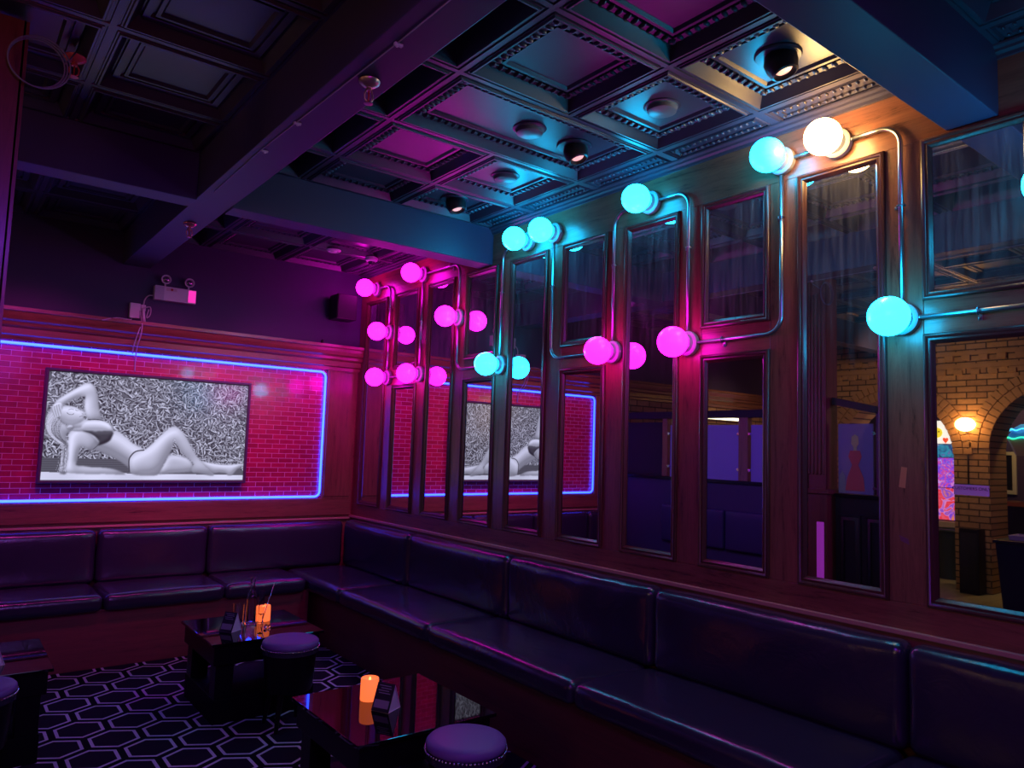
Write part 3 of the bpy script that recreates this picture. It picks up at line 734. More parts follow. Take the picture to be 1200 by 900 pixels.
# ================================================================== TABLES
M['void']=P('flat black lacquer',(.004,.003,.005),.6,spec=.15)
def make_table():
    r=thing('low_table','','table',(0,0,0)); h=.33
    MB().box(-h,h,-h,h,.435,.45).build('table_top',M['gloss'],r,local=True,bevel=.002)
    MB().box(-h+.02,h-.02,-h+.02,h-.02,.325,.434).build('apron',M['darkgloss'],r,local=True,bevel=.003)
    for sx in (-1,1):
        for sy in (-1,1):
            x=sx*(h-.09); y=sy*(h-.09)
            MB().box(x-.05,x+.05,y-.05,y+.05,.135,.345).build('leg',M['darkgloss'],r,local=True,bevel=.003)
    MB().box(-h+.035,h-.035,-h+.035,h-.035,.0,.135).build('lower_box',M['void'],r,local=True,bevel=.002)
    return r
t1=make_table(); t1.location=(-1.437,-3.455,0); tag(t1,'nearest low black table, with a candle and card on its glossy top','table','low black lounge tables')
t2=copy_tree(t1); t2.location=(-1.487,-1.76,0); tag(t2,'low black table by the back bench carrying the glassware','table')
t3=copy_tree(t1); t3.location=(-2.905,-1.797,0); tag(t3,'low black table at the left edge of the photo','table')
# ================================================================== STOOLS
def make_stool():
    r=thing('round_stool','','stool',(0,0,0)); R=.160
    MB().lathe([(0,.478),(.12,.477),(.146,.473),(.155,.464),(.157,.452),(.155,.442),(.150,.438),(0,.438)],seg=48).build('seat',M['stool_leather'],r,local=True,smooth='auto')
    MB().lathe([(.146,.405),(.157,.407),(.157,.437),(.146,.438)],seg=48).build('seat_band',M['leather'],r,local=True,smooth='auto')
    n=MB()
    for i in range(64):
        a=2*PI*i/64; n.sphere((.1585*math.cos(a),.1585*math.sin(a),.436),.0052,6,4)
    n.build('nailhead_trim',M['chrome'],r,local=True,smooth=True)
    MB().lathe([(0,.20),(.125,.20),(.132,.215),(.140,.33),(.146,.404),(0,.404)],seg=48).build('drum',M['darkgloss'],r,local=True,smooth='auto')
    for i in range(4):
        a=PI/4+i*PI/2; c,s=math.cos(a),math.sin(a)
        MB().tube([(.10*c,.10*s,.205),(.118*c,.118*s,.1),(.135*c,.135*s,0)],[.018,.015,.011],10).build('leg',M['darkgloss'],r,local=True,smooth='auto')
    return r
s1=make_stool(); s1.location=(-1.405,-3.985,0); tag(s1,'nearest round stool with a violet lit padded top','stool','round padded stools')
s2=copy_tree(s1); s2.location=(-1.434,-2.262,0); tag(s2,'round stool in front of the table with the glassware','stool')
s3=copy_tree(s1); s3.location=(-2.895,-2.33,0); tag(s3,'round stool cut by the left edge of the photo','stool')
# ================================================================== TABLE THINGS
def make_candle():
    r=thing('candle','','candle',(0,0,0))
    MB().lathe([(0,0),(.0395,0),(.041,.002),(.041,.05),(.040,.090),(.0385,.095),(.036,.096),(.033,.090),(.028,.085),(0,.083)],seg=32).build('wax_body',M['candle'],r,local=True,smooth='auto')
    MB().lathe([(0,.083),(.005,.084),(.006,.089),(.004,.096),(.0,.101)],seg=12).build('flame_tip',M['flame'],r,local=True,smooth=True)
    return r
c1=make_candle(); c1.location=(-1.492,-3.340,.451); tag(c1,'lit orange candle on the nearest table beside the card','candle','orange pillar candles')
c2=copy_tree(c1); c2.location=(-1.384,-1.67,.451); tag(c2,'lit orange candle beside the glassware on the far table','candle')
mcard=P('white card',(.75,.66,.75),.6); mink=P('black printed card',(.03,.03,.035),.4); mgrey=P('grey printed block',(.32,.30,.33),.5); mtxt=P('pale print',(.42,.42,.45),.5)
def make_tent():
    r=thing('tent_card','','menu card',(0,0,0)); hw,h,L,t=.047,.108,.088,.0016
    def panel(p,q,m,y0,y1,off=0):
        d=Vector((q[0]-p[0],0,q[1]-p[1])); n=Vector((-d.z,0,d.x)).normalized()
        a=[Vector((p[0],0,p[1]))+n*off,Vector((q[0],0,q[1]))+n*off,Vector((q[0],0,q[1]))+n*(off+t),Vector((p[0],0,p[1]))+n*(off+t)]
        return [(v.x,y0,v.z) for v in a]+[(v.x,y1,v.z) for v in a]
    F=[(0,1,2,3),(7,6,5,4),(0,4,5,1),(1,5,6,2),(2,6,7,3),(3,7,4,0)]
    b=MB(); b.add(panel((-hw,.001),(0,h),0,-L/2,L/2,-t),F); b.add(panel((hw,.001),(0,h),0,-L/2,L/2,0),F); b.box(-hw,hw,-L/2,L/2,.0,.0015)
    # closed end tab
    b.prism([(-hw+.004,.002),(hw-.004,.002),(0,h-.01)],'y',-L/2+.004,-L/2+.0055)
    b.build('folded_card',mcard,r,local=True)
    f=MB(); f.add(panel((-hw,.001),(0,h),0,-L/2,L/2,.0003),F); f.build('printed_face',mink,r,local=True)
    g=MB()
    def patch(u0,u1,y0,y1):
        p=(-hw+hw*u0,.001+h*u0); q=(-hw+hw*u1,.001+h*u1); g.add(panel(p,q,0,y0,y1,.0022),F)
    patch(.12,.40,-.036,.036); g.build('grey_block',mgrey,r,local=True)
    g=MB()
    for k,(ya,yb) in enumerate(((-.028,.030),(-.032,.020),(-.022,.032),(-.030,.026))): patch(.88-k*.085,.905-k*.085,ya,yb)
    g.build('print_lines',mtxt,r,local=True)
    return r
k1=make_tent(); k1.location=(-1.485,-3.485,.451); k1.rotation_euler=(0,0,math.radians(28)); tag(k1,'small black tent card beside the candle on the nearest table','menu card','folded tent cards')
k2=copy_tree(k1); k2.location=(-1.635,-1.82,.451); k2.rotation_euler=(0,0,math.radians(34)); tag(k2,'small tent card left of the glassware on the far table','menu card')
k3=copy_tree(k1); k3.location=(-2.825,-1.93,.451); k3.rotation_euler=(0,0,math.radians(28)); tag(k3,'tent card on the table at the left edge of the photo','menu card')
def glassware(name,prof,loc,label,cat,handle=None):
    r=thing(name,label,cat,loc)
    MB().lathe(prof,loc,seg=28).build('glass_body',M['glass'],r,smooth='auto')
    if handle: 
        x,y,z=loc; MB().tube([(x-.03,y,z+handle[0]),(x-.055,y,z+handle[0]+.005),(x-.062,y,z+(handle[0]+handle[1])/2),(x-.055,y,z+handle[1]-.005),(x-.03,y,z+handle[1])],.004,8).build('handle',M['glass'],r,smooth=True)
    return r
g1=glassware('glass_carafe',[(0,0),(.036,0),(.038,.006),(.036,.14),(.026,.19),(.015,.215),(.014,.27),(.018,.282),(.015,.282),(.011,.27),(.012,.215),(.023,.188),(.033,.14),(.035,.012),(0,.010)],(-1.480,-1.715,.451),'tall clear glass carafe in the middle of the glassware on the far table','carafe')
g2=glassware('glass_tumbler',[(0,0),(.031,0),(.033,.006),(.036,.125),(.034,.125),(.030,.010),(0,.010)],(-1.556,-1.70,.451),'clear straight glass left of the carafe on the far table','glass')
g3=glassware('slim_glass',[(0,0),(.016,0),(.017,.01),(.012,.03),(.017,.06),(.018,.20),(.0165,.20),(.015,.062),(0,.05)],(-1.425,-1.735,.451),'slim clear glass between carafe and candle on the far table','glass')
g3.location=g3.location
st1=MB().tube([(-1.445,-1.80,.456),(-1.40,-1.76,.56),(-1.335,-1.70,.69)],.0022,8).build('stirring_stick',M['chrome'],smooth=True); tag(st1,'thin metal stick leaning out past the carafe on the far table','stirrer')
tag(MB().sphere((-1.435,-1.86,.4625),.011,12,8).sphere((-1.415,-1.865,.461),.0095,12,8).sphere((-1.448,-1.878,.460),.0085,12,8).build('glass_pebbles',M['glass'],smooth=True),'little clear glass lumps in front of the candle on the far table','ornament')

# ================================================================== BACK WALL FITTINGS
el=thing('emergency_light','white emergency light box with two round heads on the dark wall','emergency light',(-1.676,0,2.69))
MB().box(-1.834,-1.519,-.062,-.001,2.69,2.805).build('case',M['white_plastic'],el,bevel=.004)
MB().box(-1.580,-1.524,-.0645,-.0622,2.700,2.798).build('indicator_window',P('pink lit window',(.8,.2,.6),.4,emis=(1,.03,.45),es=.9),el)
MB().box(-1.834,-1.765,-.0635,-.0622,2.694,2.801).build('side_panel',P('grey plastic panel',(.5,.5,.56),.4),el)
lb=MB().box(-1.75,-1.67,-.0632,-.0622,2.770,2.794).build('label_patch',P('pale label',(.62,.50,.52),.5),el)
MB().lathe([(.006,0),(.010,0),(.010,.0012),(.006,.0012)],(-1.708,-.0633,2.783),'-y',16).build('round_mark',P('red ring mark',(.4,.03,.03),.5),el)
for x in (-1.755,-1.575):
    hd=MB(); hd.lathe([(0,0),(.028,0),(.036,.03),(.038,.045),(.033,.045),(.028,.036),(0,.034)],(x,-.015,2.862),'-y',24); hd.build('lamp_head',M['white_plastic'],el,smooth='auto')
    MB().lathe([(0,.0355),(.027,.0375),(.02,.043),(0,.046)],(x,-.015,2.862),'-y',20).build('lens',P('lamp reflector',(.3,.28,.34),.12,.8),el,smooth='auto')
    MB().lathe([(0,0),(.007,0),(.007,.03),(0,.03)],(x,-.03,2.803),'z',10).build('stem',M['white_plastic'],el,smooth='auto')
jb=thing('junction_box','small white junction box with cables left of the emergency light','electrical box',(-1.955,0,2.52))
MB().box(-2.0,-1.925,-.045,-.001,2.52,2.64).build('case',M['white_plastic'],jb,bevel=.004)
MB().box(-1.922,-1.885,-.04,-.001,2.585,2.635).build('socket_plug',M['white_plastic'],jb,bevel=.004)
MB().tube([(-1.905,-.045,2.60),(-1.898,-.05,2.53),(-1.893,-.05,2.50)],.012,8).build('plug',M['white_plastic'],jb,smooth=True)
wc=P('pale cable',(.55,.5,.55),.5)
def cable(name,pts,r,label,m=wc,seg=8,n=5):
    # Catmull-Rom smoothing
    Q=[Vector(p) for p in pts]; out=[]
    for i in range(len(Q)-1):
        p0,p1,p2,p3=Q[max(i-1,0)],Q[i],Q[i+1],Q[min(i+2,len(Q)-1)]
        for k in range(n):
            t=k/n; out.append(.5*((2*p1)+(-p0+p2)*t+(2*p0-5*p1+4*p2-p3)*t*t+(-p0+3*p1-3*p2+p3)*t**3))
    out.append(Q[-1])
    return tag(MB().tube(out,r,seg).build(name,m,smooth=True),label,'cable')
cable('cable',[(-1.90,-.02,2.635),(-1.895,-.025,2.68),(-1.87,-.03,2.715),(-1.836,-.03,2.72)],.005,'short white cable looping from the junction box up to the emergency light')
cable('cable',[(-1.915,-.045,2.60),(-1.86,-.06,2.62),(-1.855,-.06,2.56),(-1.88,-.06,2.53),(-1.865,-.05,2.60)],.004,'small loop of spare cable beside the junction box')
cable('cable',[(-1.925,-.04,2.585),(-1.922,-.10,2.50),(-1.925,-.158,2.45),(-1.928,-.150,2.38),(-1.935,-.10,2.30),(-1.93,-.03,2.22),(-1.925,-.012,2.10)],.0045,'pale cable hanging from the junction box over the cornice to the screen')
cable('cable',[(-1.985,-.03,2.522),(-2.0,-.10,2.495),(-2.10,-.13,2.493),(-2.20,-.145,2.46)],.0035,'thin pale cable running left from the junction box along the cornice')
cable('cable',[(-1.935,-.152,2.44),(-1.952,-.155,2.38),(-1.962,-.10,2.29),(-1.955,-.035,2.24)],.004,'second short cable end hanging beside the long one over the cornice')
sp=thing('wall_speaker','black box loudspeaker high on the dark wall near the corner','speaker',(-.25,0,2.72))
sb=MB().box(-.345,-.145,-.21,-.04,2.72,2.95).build('cabinet',M['black'],sp,bevel=.008)
MB().box(-.335,-.155,-.216,-.2105,2.73,2.94).build('grille',M['black_matte'],sp)
MB().box(-.26,-.23,-.04,-.0005,2.80,2.86).build('bracket',M['black'],sp)
sn=thing('motion_sensor','tiny dark sensor on the cornice near the corner','sensor',(-.42,-.14,2.487))
MB().lathe([(0,0),(.016,0),(.018,.02),(.010,.034),(0,.036)],(-.42,-.11,2.488),'z',14).build('sensor_body',M['black'],sn,smooth='auto')

# ================================================================== CEILING FITTINGS
ZP=ZC+.045
def make_spot():
    r=thing('ceiling_spotlight','','spotlight',(0,0,0))
    MB().lathe([(.055,0),(.092,0),(.095,.004),(.090,.012),(.060,.014)],(0,0,0),'-z',32).build('flange',M['ceiling'],r,local=True,smooth='auto')
    hd=MB(); hd.lathe([(0,0),(.058,0),(.068,.025),(.066,.055),(.054,.088),(.046,.092),(.042,.085),(.038,.07),(0,.068)],(0,0,0),'-z',32)
    o=hd.build('housing',M['can'],r,local=True,smooth='auto'); o.rotation_euler=(math.radians(-16),math.radians(-8),0)
    l=MB().lathe([(0,.0685),(.036,.0705),(.030,.078),(0,.081)],(0,0,0),'-z',20).build('lens',M['bulb'],o,local=True,smooth='auto')
    return r
q1=make_spot(); q1.location=(-.5175,-4.7675,ZP); tag(q1,'dark adjustable ceiling spotlight in the gold lit coffer beside the near beam','spotlight','dark adjustable ceiling spotlights')
q2=copy_tree(q1); q2.location=(-.5175,-3.5375,ZP); tag(q2,'dark adjustable ceiling spotlight in the long double coffer beside a round disc','spotlight')
q3=copy_tree(q1); q3.location=(-.5175,-2.365,ZP); tag(q3,'dark adjustable ceiling spotlight in the magenta coffer against the far beam','spotlight')
def make_disc():
    r=thing('ceiling_disc','','ceiling disc',(0,0,0))
    MB().lathe([(0,0),(.078,0),(.080,.004),(.072,.010),(.068,.028),(.060,.032),(0,.033)],(0,0,0),'-z',36).build('cover',P('painted disc cover',(.16,.16,.18),.35),r,local=True,smooth='auto')
    MB().lathe([(.070,0),(.086,0),(.088,.003),(.084,.006),(.070,.006)],(0,0,0),'-z',36).build('trim_ring',M['ceiling'],r,local=True,smooth='auto')
    return r
d1=make_disc(); d1.location=(-.5175,-4.1525,ZP); tag(d1,'round flat ceiling disc alone in the coffer above the lone cyan globe','ceiling disc','round ceiling discs')
d2=copy_tree(d1); d2.location=(-.83,-3.5375,ZP); tag(d2,'round flat ceiling disc in the long double coffer left of the spotlight','ceiling disc')
d3=copy_tree(d1); d3.location=(-.5175,-2.9225,ZP); tag(d3,'farthest round flat ceiling disc, in the blue lit coffer','ceiling disc')
dt=thing('smoke_detector','domed detector on the ceiling beyond the far beam, above the farthest globe','smoke detector',(-.27,-.70,3.2))
MB().lathe([(0,0),(.052,0),(.055,.008),(.050,.03),(.036,.036),(0,.037)],(-.27,-.70,3.2),'-z',28).build('base',M['white_plastic'],dt,smooth='auto')
MB().lathe([(0,.037),(.030,.038),(.026,.055),(.014,.066),(0,.068)],(-.27,-.70,3.2),'-z',24).build('dome',P('smoked dome',(.05,.05,.06),.1),dt,smooth='auto')
dl=thing('ceiling_downlight','small pale downlight beyond the far beam','downlight',(-.62,-.70,3.2))
MB().lathe([(.03,0),(.058,0),(.060,.006),(.045,.018),(.03,.012)],(-.62,-.70,3.2),'-z',28).build('ring',M['white_plastic'],dl,smooth='auto')
MB().lathe([(0,.004),(.030,.006),(.022,.02),(0,.026)],(-.62,-.70,3.2),'-z',20).build('lens',P('pale lens',(.8,.75,.8),.3),dl,smooth='auto')
def sprinkler(x,y,z,label,m=None,s=1.0):
    m=m or M['brass']
    r=thing('fire_sprinkler',label,'sprinkler',(x,y,z),0,'pendent fire sprinklers')
    MB().lathe([(0,0),(.036*s,0),(.040*s,.004),(.038*s,.012),(.026*s,.022),(.012*s,.028),(0,.028)],(x,y,z),'-z',28).build('escutcheon',m,r,smooth='auto')
    MB().lathe([(0,.026),(.010*s,.026),(.011*s,.042),(0,.042)],(x,y,z),'-z',12).build('nozzle',m,r,smooth='auto')
    for sx in (-1,1):
        MB().tube([(x+sx*.010*s,y,z-.040),(x+sx*.017*s,y,z-.055),(x+sx*.015*s,y,z-.075),(x+sx*.003*s,y,z-.088)],.0032*s,6).build('frame_arm',m,r,smooth=True)
    MB().tube([(x,y,z-.042),(x,y,z-.086)],.003,6).build('heat_bulb',P('sprinkler bulb',(.5,.02,.02),.2),r,smooth=True)
    MB().lathe([(0,.088),(.016*s,.088),(.017*s,.091),(0,.092)],(x,y,z),'-z',16).build('deflector',m,r,smooth='auto')
sprinkler(-1.958,-3.99,2.94,'chrome fire sprinkler under the long beam, the nearer of the two')
sprinkler(-1.968,-1.57,2.94,'reddish fire sprinkler under the far end of the long beam',P('reddish metal',(.8,.3,.3),.25,.7))
sprinkler(-2.78,-2.86,3.2,'red fire sprinkler beside the coiled cable at upper left',P('red painted metal',(.8,.12,.12),.35,.2),1.1)
cb=thing('beam_cable','thin pale cable clipped under the long ceiling beam','cable',(-2.02,-3.6,2.93))
MB().tube([(-1.998,-5.1,2.937),(-2.007,-4.284,2.937),(-2.027,-3.455,2.937),(-2.038,-3.06,2.937),(-2.03,-2.3,2.937)],.0022,6).build('wire',P('lilac wire',(.4,.35,.45),.5),cb,smooth=True)
for y in (-4.284,-3.455,-3.06):
    MB().box(-2.036+(.02 if y<-4 else 0),-2.006+(.02 if y<-4 else 0),y-.006,y+.006,2.931,2.9395).sphere((-2.02+(.014 if y<-4 else 0),y,2.930),.006,8,5).build('clip',M['white_plastic'],cb)
cl=thing('cable_coil','coil of thin grey cable hanging on the wooden column at upper left','cable',(-2.93,-3.07,3.03))
co=MB()
for q in range(3):
    co.tube([(-2.925+(.094+.005*q)*math.cos(a)+.004*q,-3.065-.008*q,3.035+(.094+.004*q)*math.sin(a)) for a in [2*PI*i/40 for i in range(40)]],.0028,6,closed=True)
co.build('coiled_wire',P('grey wire',(.28,.25,.32),.45),cl,smooth=True)
MB().tube([(-2.835,-3.07,3.06),(-2.81,-3.0,3.12),(-2.785,-2.93,3.19)],.0028,6).build('wire_end',P('grey wire end',(.28,.25,.32),.45),cl,smooth=True)

# ================================================================== STICKERS ON THE WALL
tp=MB(); tp.add([(-.0009,-5.005,1.575),(-.0009,-5.028,1.572),(-.0009,-5.020,1.488),(-.0009,-4.994,1.492),(-.0001,-5.005,1.575),(-.0001,-5.028,1.572),(-.0001,-5.020,1.488),(-.0001,-4.994,1.492)],[(0,1,2,3),(7,6,5,4),(0,4,5,1),(1,5,6,2),(2,6,7,3),(3,7,4,0)])
tag(tp.build('tape_strip',P('orange tape',(.75,.30,.12),.5)),'small orange tape strip on the last wooden post','tape')
tp=MB(); tp.add([(-.0009,-4.992,1.298),(-.0009,-5.030,1.285),(-.0009,-5.032,1.262),(-.0009,-5.0,1.276),(-.0001,-4.992,1.298),(-.0001,-5.030,1.285),(-.0001,-5.032,1.262),(-.0001,-5.0,1.276)],[(0,1,2,3),(7,6,5,4),(0,4,5,1),(1,5,6,2),(2,6,7,3),(3,7,4,0)])
tag(tp.build('tape_residue',P('purplish tape residue',(.22,.07,.14),.5)),'faint purplish tape residue below the orange strip','tape')
sg=thing('mirror_sticker','pink sticker with small dark lettering on the lower right mirror','sign',(.0,-5.26,1.478))
MB().box(.0022,.0036,-5.322,-5.200,1.476,1.516).build('label',P('translucent pink sticker',(1,.5,.78),.5),sg)
# lettering as text
cu=bpy.data.curves.new('lettering','FONT'); cu.body='CUSTOMERS ONLY'; cu.size=.0155; cu.extrude=.0002; cu.align_x='CENTER'; cu.align_y='CENTER'; cu.materials.append(P('dark lettering',(.06,.02,.06),.6))
tmp=bpy.data.objects.new('lettering',cu); COL.objects.link(tmp); dg=bpy.context.evaluated_depsgraph_get(); dg.update(); tm=bpy.data.meshes.new_from_object(tmp.evaluated_get(dg)); bpy.data.objects.remove(tmp); to=bpy.data.objects.new('lettering',tm); COL.objects.link(to); to.parent=sg; to.location=(.0018,-5.261+5.26,.0215+.002); to.rotation_euler=(PI/2,0,-PI/2)
# ================================================================== LEFT SIDE OF THE ROOM (seen in the mirrors)
purp=P('violet lit strip',(.4,.1,.5),.4,emis=(.42,.03,.5),es=.5)
fc=thing('fluted_column','red brown fluted wooden column at the left edge of the photo','column',(-3.06,-2.95,0))
fl=MB(); yN=-3.04; yF=-2.86; fl.box(-3.15,-2.968,yN,yF,1.33,3.2)
for i in range(5):
    y=yN+.022+i*.034; fl.lathe([(0,1.45),(.0115,1.46),(.0115,3.05),(0,3.06)],(-2.967,y,0),'z',12)
fl.box(-2.975,-2.957,yN,yN+.012,1.33,3.2); fl.box(-2.975,-2.957,yF-.012,yF,1.33,3.2)
redw=wood('red brown wood',(.10,.016,.014),(.24,.05,.04),'z',rough=.4,coat=.3)
fl.build('shaft',redw,fc,smooth='auto')
MB().box(-3.20,-2.94,-3.06,-2.84,0,1.29).build('pedestal',redw,fc,bevel=.004)
MB().box(-3.22,-2.92,-3.08,-2.82,1.29,1.33).build('cap',redw,fc,bevel=.005)
MB().box(-2.9399,-2.936,-3.03,-2.965,.40,1.05).build('violet_strip',purp,fc)
hc=thing('side_cabinet','dark panelled cabinet between the fluted column and the arches','cabinet',(-3.05,-3.3,0))
MB().box(-3.26,-3.03,-3.60,-3.085,0,1.27).build('body',M['black'],hc,bevel=.003)
MB().box(-3.28,-3.01,-3.62,-3.085,1.27,1.30).build('counter',M['darkgloss'],hc,bevel=.003)
for y in (-3.31,-3.54): MB().rect_sweep((-3.029,y,.15),(0,1,0),(0,0,1),(1,0,0),.20,.98,[(0,0),(.004,.008),(.016,.008),(.022,.002),(.03,.006),(.05,.012),(.05,.001)]).build('panel_door',M['black'],hc,smooth='auto')
acry=P('frosted acrylic',(.36,.30,.85),.35,alpha=.66)
DX=-.07
sc_=thing('display_screen','clear panel with a painted red figure above the dark cabinet','screen',(-3.05,-3.25,1.30))
MB().box(-3.07,-3.055,-3.40,-3.10,1.305,1.90).build('sheet',acry,sc_)
MB().prism([(-3.16,1.33),(-3.33,1.33),(-3.32,1.44),(-3.275,1.55),(-3.305,1.62),(-3.29,1.67),(-3.205,1.67),(-3.19,1.62),(-3.222,1.55),(-3.18,1.44)],'x',-3.0545,-3.052).build('painted_gown',P('dull red paint',(.75,.14,.20),.6),sc_)
MB().prism([(-3.235,1.67),(-3.262,1.67),(-3.262,1.70),(-3.28,1.73),(-3.275,1.79),(-3.248,1.81),(-3.22,1.79),(-3.215,1.73),(-3.235,1.70)],'x',-3.0545,-3.052).build('painted_head',P('ochre paint',(.75,.62,.42),.6),sc_)
MB().prism([(-3.105,1.31),(-3.165,1.31),(-3.16,1.45),(-3.135,1.50),(-3.11,1.45)],'x',-3.0545,-3.052).build('painted_vase',P('pale paint',(.35,.42,.5),.6),sc_)
MB().box(-3.10,-3.03,-3.49,-3.44,1.301,2.0).build('post',P('violet painted post',(.16,.03,.2),.4),sc_)
ob=MB(); ob.add([(-3.13,-3.06,2.07),(-3.03,-3.06,2.07),(-3.03,-3.54,1.96),(-3.13,-3.54,1.96),(-3.13,-3.06,2.13),(-3.03,-3.06,2.13),(-3.03,-3.54,2.02),(-3.13,-3.54,2.02)],[(0,1,2,3),(7,6,5,4),(0,4,5,1),(1,5,6,2),(2,6,7,3),(3,7,4,0)])
ob.build('sloping_rail',M['black'],sc_)
for z in (1.36,1.82): MB().lathe([(0,0),(.014,0),(.014,.02),(0,.02)],(-3.05,-3.42,z),'x',12).build('clamp',M['chrome'],sc_,smooth='auto')
bp=thing('booth_partition','dark half wall topped with frosted lavender screens between posts','partition',(PX,-1.3,0))
MB().box(PX-.12,PX,-2.58,-.16,0,1.30).build('half_wall',M['wall_dark'],bp)
MB().box(PX-.14,PX+.02,-2.60,-.16,1.30,1.335).build('cap_rail',M['darkgloss'],bp,bevel=.004)
MB().box(PX-.10,PX-.02,-2.60,-.16,1.99,2.07).build('top_rail',M['black_matte'],bp,bevel=.003)
for (a,b) in ((-.86,-.79),(-1.92,-1.81),(-2.60,-2.55)): MB().box(PX-.10,PX-.02,a,b,1.335,1.99).build('post',M['wood_z'],bp,bevel=.003)
for (a,b) in ((-1.79,-.88),(-2.53,-1.94)): MB().box(PX-.065,PX-.053,a,b,1.335,1.915).build('screen_sheet',acry,bp)
MB().box(PX-.07,PX-.05,-.77,-.2,1.335,1.95).build('dark_sheet',M['black_matte'],bp)
for y in (-1.80,-1.93,-.87):
    for z in (1.45,1.82): MB().lathe([(0,0),(.016,0),(.016,.03),(0,.03)],(PX-.055,y,z),'x',12).build('clamp',M['chrome'],bp,smooth='auto')
MB().roundbox(PX+.001,PX+.055,-2.53,-1.70,.62,1.03,.025,8,(.004,0,0)).build('padded_panel',P('violet black leather',(.05,.03,.10),.4),bp,smooth=True)
MB().roundbox(PX+.001,PX+.055,-1.68,-.85,.62,1.03,.025,8,(.004,0,0)).build('padded_panel',P('violet black leather',(.05,.03,.10),.4),bp,smooth=True)
# arcade: wall lamp on the brick pier
ws=thing('pier_lamp','warm globe lamp on the brick pier between the arches','wall lamp',(-7.18,-2.60,2.08))
MB().sphere((-7.09,-2.603,2.08),.10,28,18,(.9,1.15,.86)).build('globe',P('warm lit globe',(.9,.8,.6),.3,emis=(1,.50,.14),es=26),ws,smooth=True)
MB().tube([(-7.19,-2.60,2.0),(-7.13,-2.60,1.985),(-7.09,-2.60,2.0)],.01,8).build('arm',M['pipe_dark'],ws,smooth=True)
MB().tube([(-7.185,-2.592,1.99),(-7.185,-2.592,1.30)],.009,8).build('pipe',M['pipe_dark'],ws,smooth=True)
bx=thing('pier_cabinet','tall black box standing against the brick pier','cabinet',(-7.08,-2.65,0))
MB().box(-7.19,-6.98,-2.765,-2.545,0,.79).build('body',M['black'],bx,bevel=.006)
MB().box(-6.9795,-6.976,-2.75,-2.56,.06,.74).build('front_panel',M['black_matte'],bx)
# waste bins
def wbin(x,y,r0,r1,h,label,m):
    r=thing('waste_bin',label,'bin',(x,y,0))
    MB().lathe([(0,0),(r0,0),(r1,h*.93),(r1+.015,h*.93),(r1+.015,h),(r1-.01,h),(r0-.01,.02),(0,.02)],(x,y,0),seg=32).build('body',m,r,smooth='auto')
    MB().tube([(x+(r1+.02)*math.cos(a),y+(r1+.02)*math.sin(a),h*.97) for a in [2*PI*i/32 for i in range(32)]],.010,8,closed=True).build('rim',m,r,smooth=True)
    return r
wbin(-8.1,-2.03,.17,.23,.68,'black waste bin behind the left arch below the glowing machine',P('green black plastic',(.03,.045,.045),.35))
w2=thing('wheeled_bin','dark blue waste bin with flat lid in front of the right arch','bin',(-6.35,-3.5,0))
wb=MB(); wb.add([(-6.58,-3.72,0),(-6.12,-3.72,0),(-6.12,-3.30,0),(-6.58,-3.30,0),(-6.62,-3.77,.74),(-6.08,-3.77,.74),(-6.08,-3.25,.74),(-6.62,-3.25,.74)],[(3,2,1,0),(4,5,6,7),(0,1,5,4),(1,2,6,5),(2,3,7,6),(3,0,4,7)])
wb.build('body',P('navy plastic',(.02,.025,.05),.4),w2,bevel=.012)
MB().box(-6.64,-6.06,-3.79,-3.23,.742,.775).build('lid',P('navy lid',(.03,.03,.05),.35),w2,bevel=.01)
tr=thing('food_tray','white tray left on the lid of the dark blue bin','tray',(-6.35,-3.5,.776))
MB().rect_sweep((-6.5,-3.70,.776),(1,0,0),(0,1,0),(0,0,1),.30,.36,[(.01,0),(0,.05),(.004,.05),(.014,.004)]).box(-6.49,-6.21,-3.69,-3.35,.776,.781).build('tray_body',M['white_plastic'],tr)
# glowing arcade machine
am=thing('arcade_machine','glowing arcade machine with purple and red art seen through the left arch','arcade machine',(-8.9,-1.75,0))
MB().box(-9.2,-8.60,-2.30,-1.2,0,.74).build('cabinet',P('cream cabinet',(.5,.42,.3),.5),am,bevel=.01)
MB().box(-9.2,-8.64,-2.30,-1.2,.74,1.87).build('upper_cabinet',M['black'],am,bevel=.01)
def artmat(name,stops,scale,dist,es):
    m,t,b=mat(name); N=NT(t); n=N.noise(N.pos(),scale,2,.5,dist); c=N.ramp(n,stops); 
    t.nodes[-1]
    N.l(c,b.inputs['Emission Color']); b.inputs['Emission Strength'].default_value=es; b.inputs['Base Color'].default_value=(.05,.05,.05,1); return m
MB().box(-8.64,-8.60,-2.28,-1.22,1.23,1.66).build('back_art',artmat('purple swirl art',[(.30,(.9,.55,1)),(.42,(.12,.03,.9)),(.50,(.5,.12,1)),(.56,(.9,.02,.12)),(.66,(.75,.35,1))],7,3.5,.9),am)
MB().box(-8.64,-8.60,-2.28,-1.22,.76,1.22).build('playfield',artmat('red neon art',[(.30,(1,.12,.2)),(.45,(1,.02,.04)),(.52,(.9,.3,.7)),(.60,(.2,.05,.8)),(.70,(1,.25,.1))],6,1.5,.9),am)
MB().box(-8.64,-8.60,-2.28,-1.22,1.67,1.86).build('band',artmat('teal band art',[(.35,(.03,.08,.3)),(.5,(.02,.5,.7)),(.6,(.1,.2,.6)),(.7,(.7,.6,.7))],9,1,.7),am)
mq=MB(); pts=[(-1.75+.55*math.cos(PI*i/16),1.87+.34*math.sin(PI*i/16)) for i in range(17)]
mq.prism(pts,'x',-8.66,-8.60); mq.build('marquee',P('white lit marquee',(.8,.8,.8),.4,emis=(1,.97,.85),es=1.1),am)
def flatdisc(y,z,r,m,name,x=-8.597):
    MB().lathe([(0,0),(r,0),(r,.003),(0,.003)],(x-.002,y,z),'x',20).build(name,m,am)
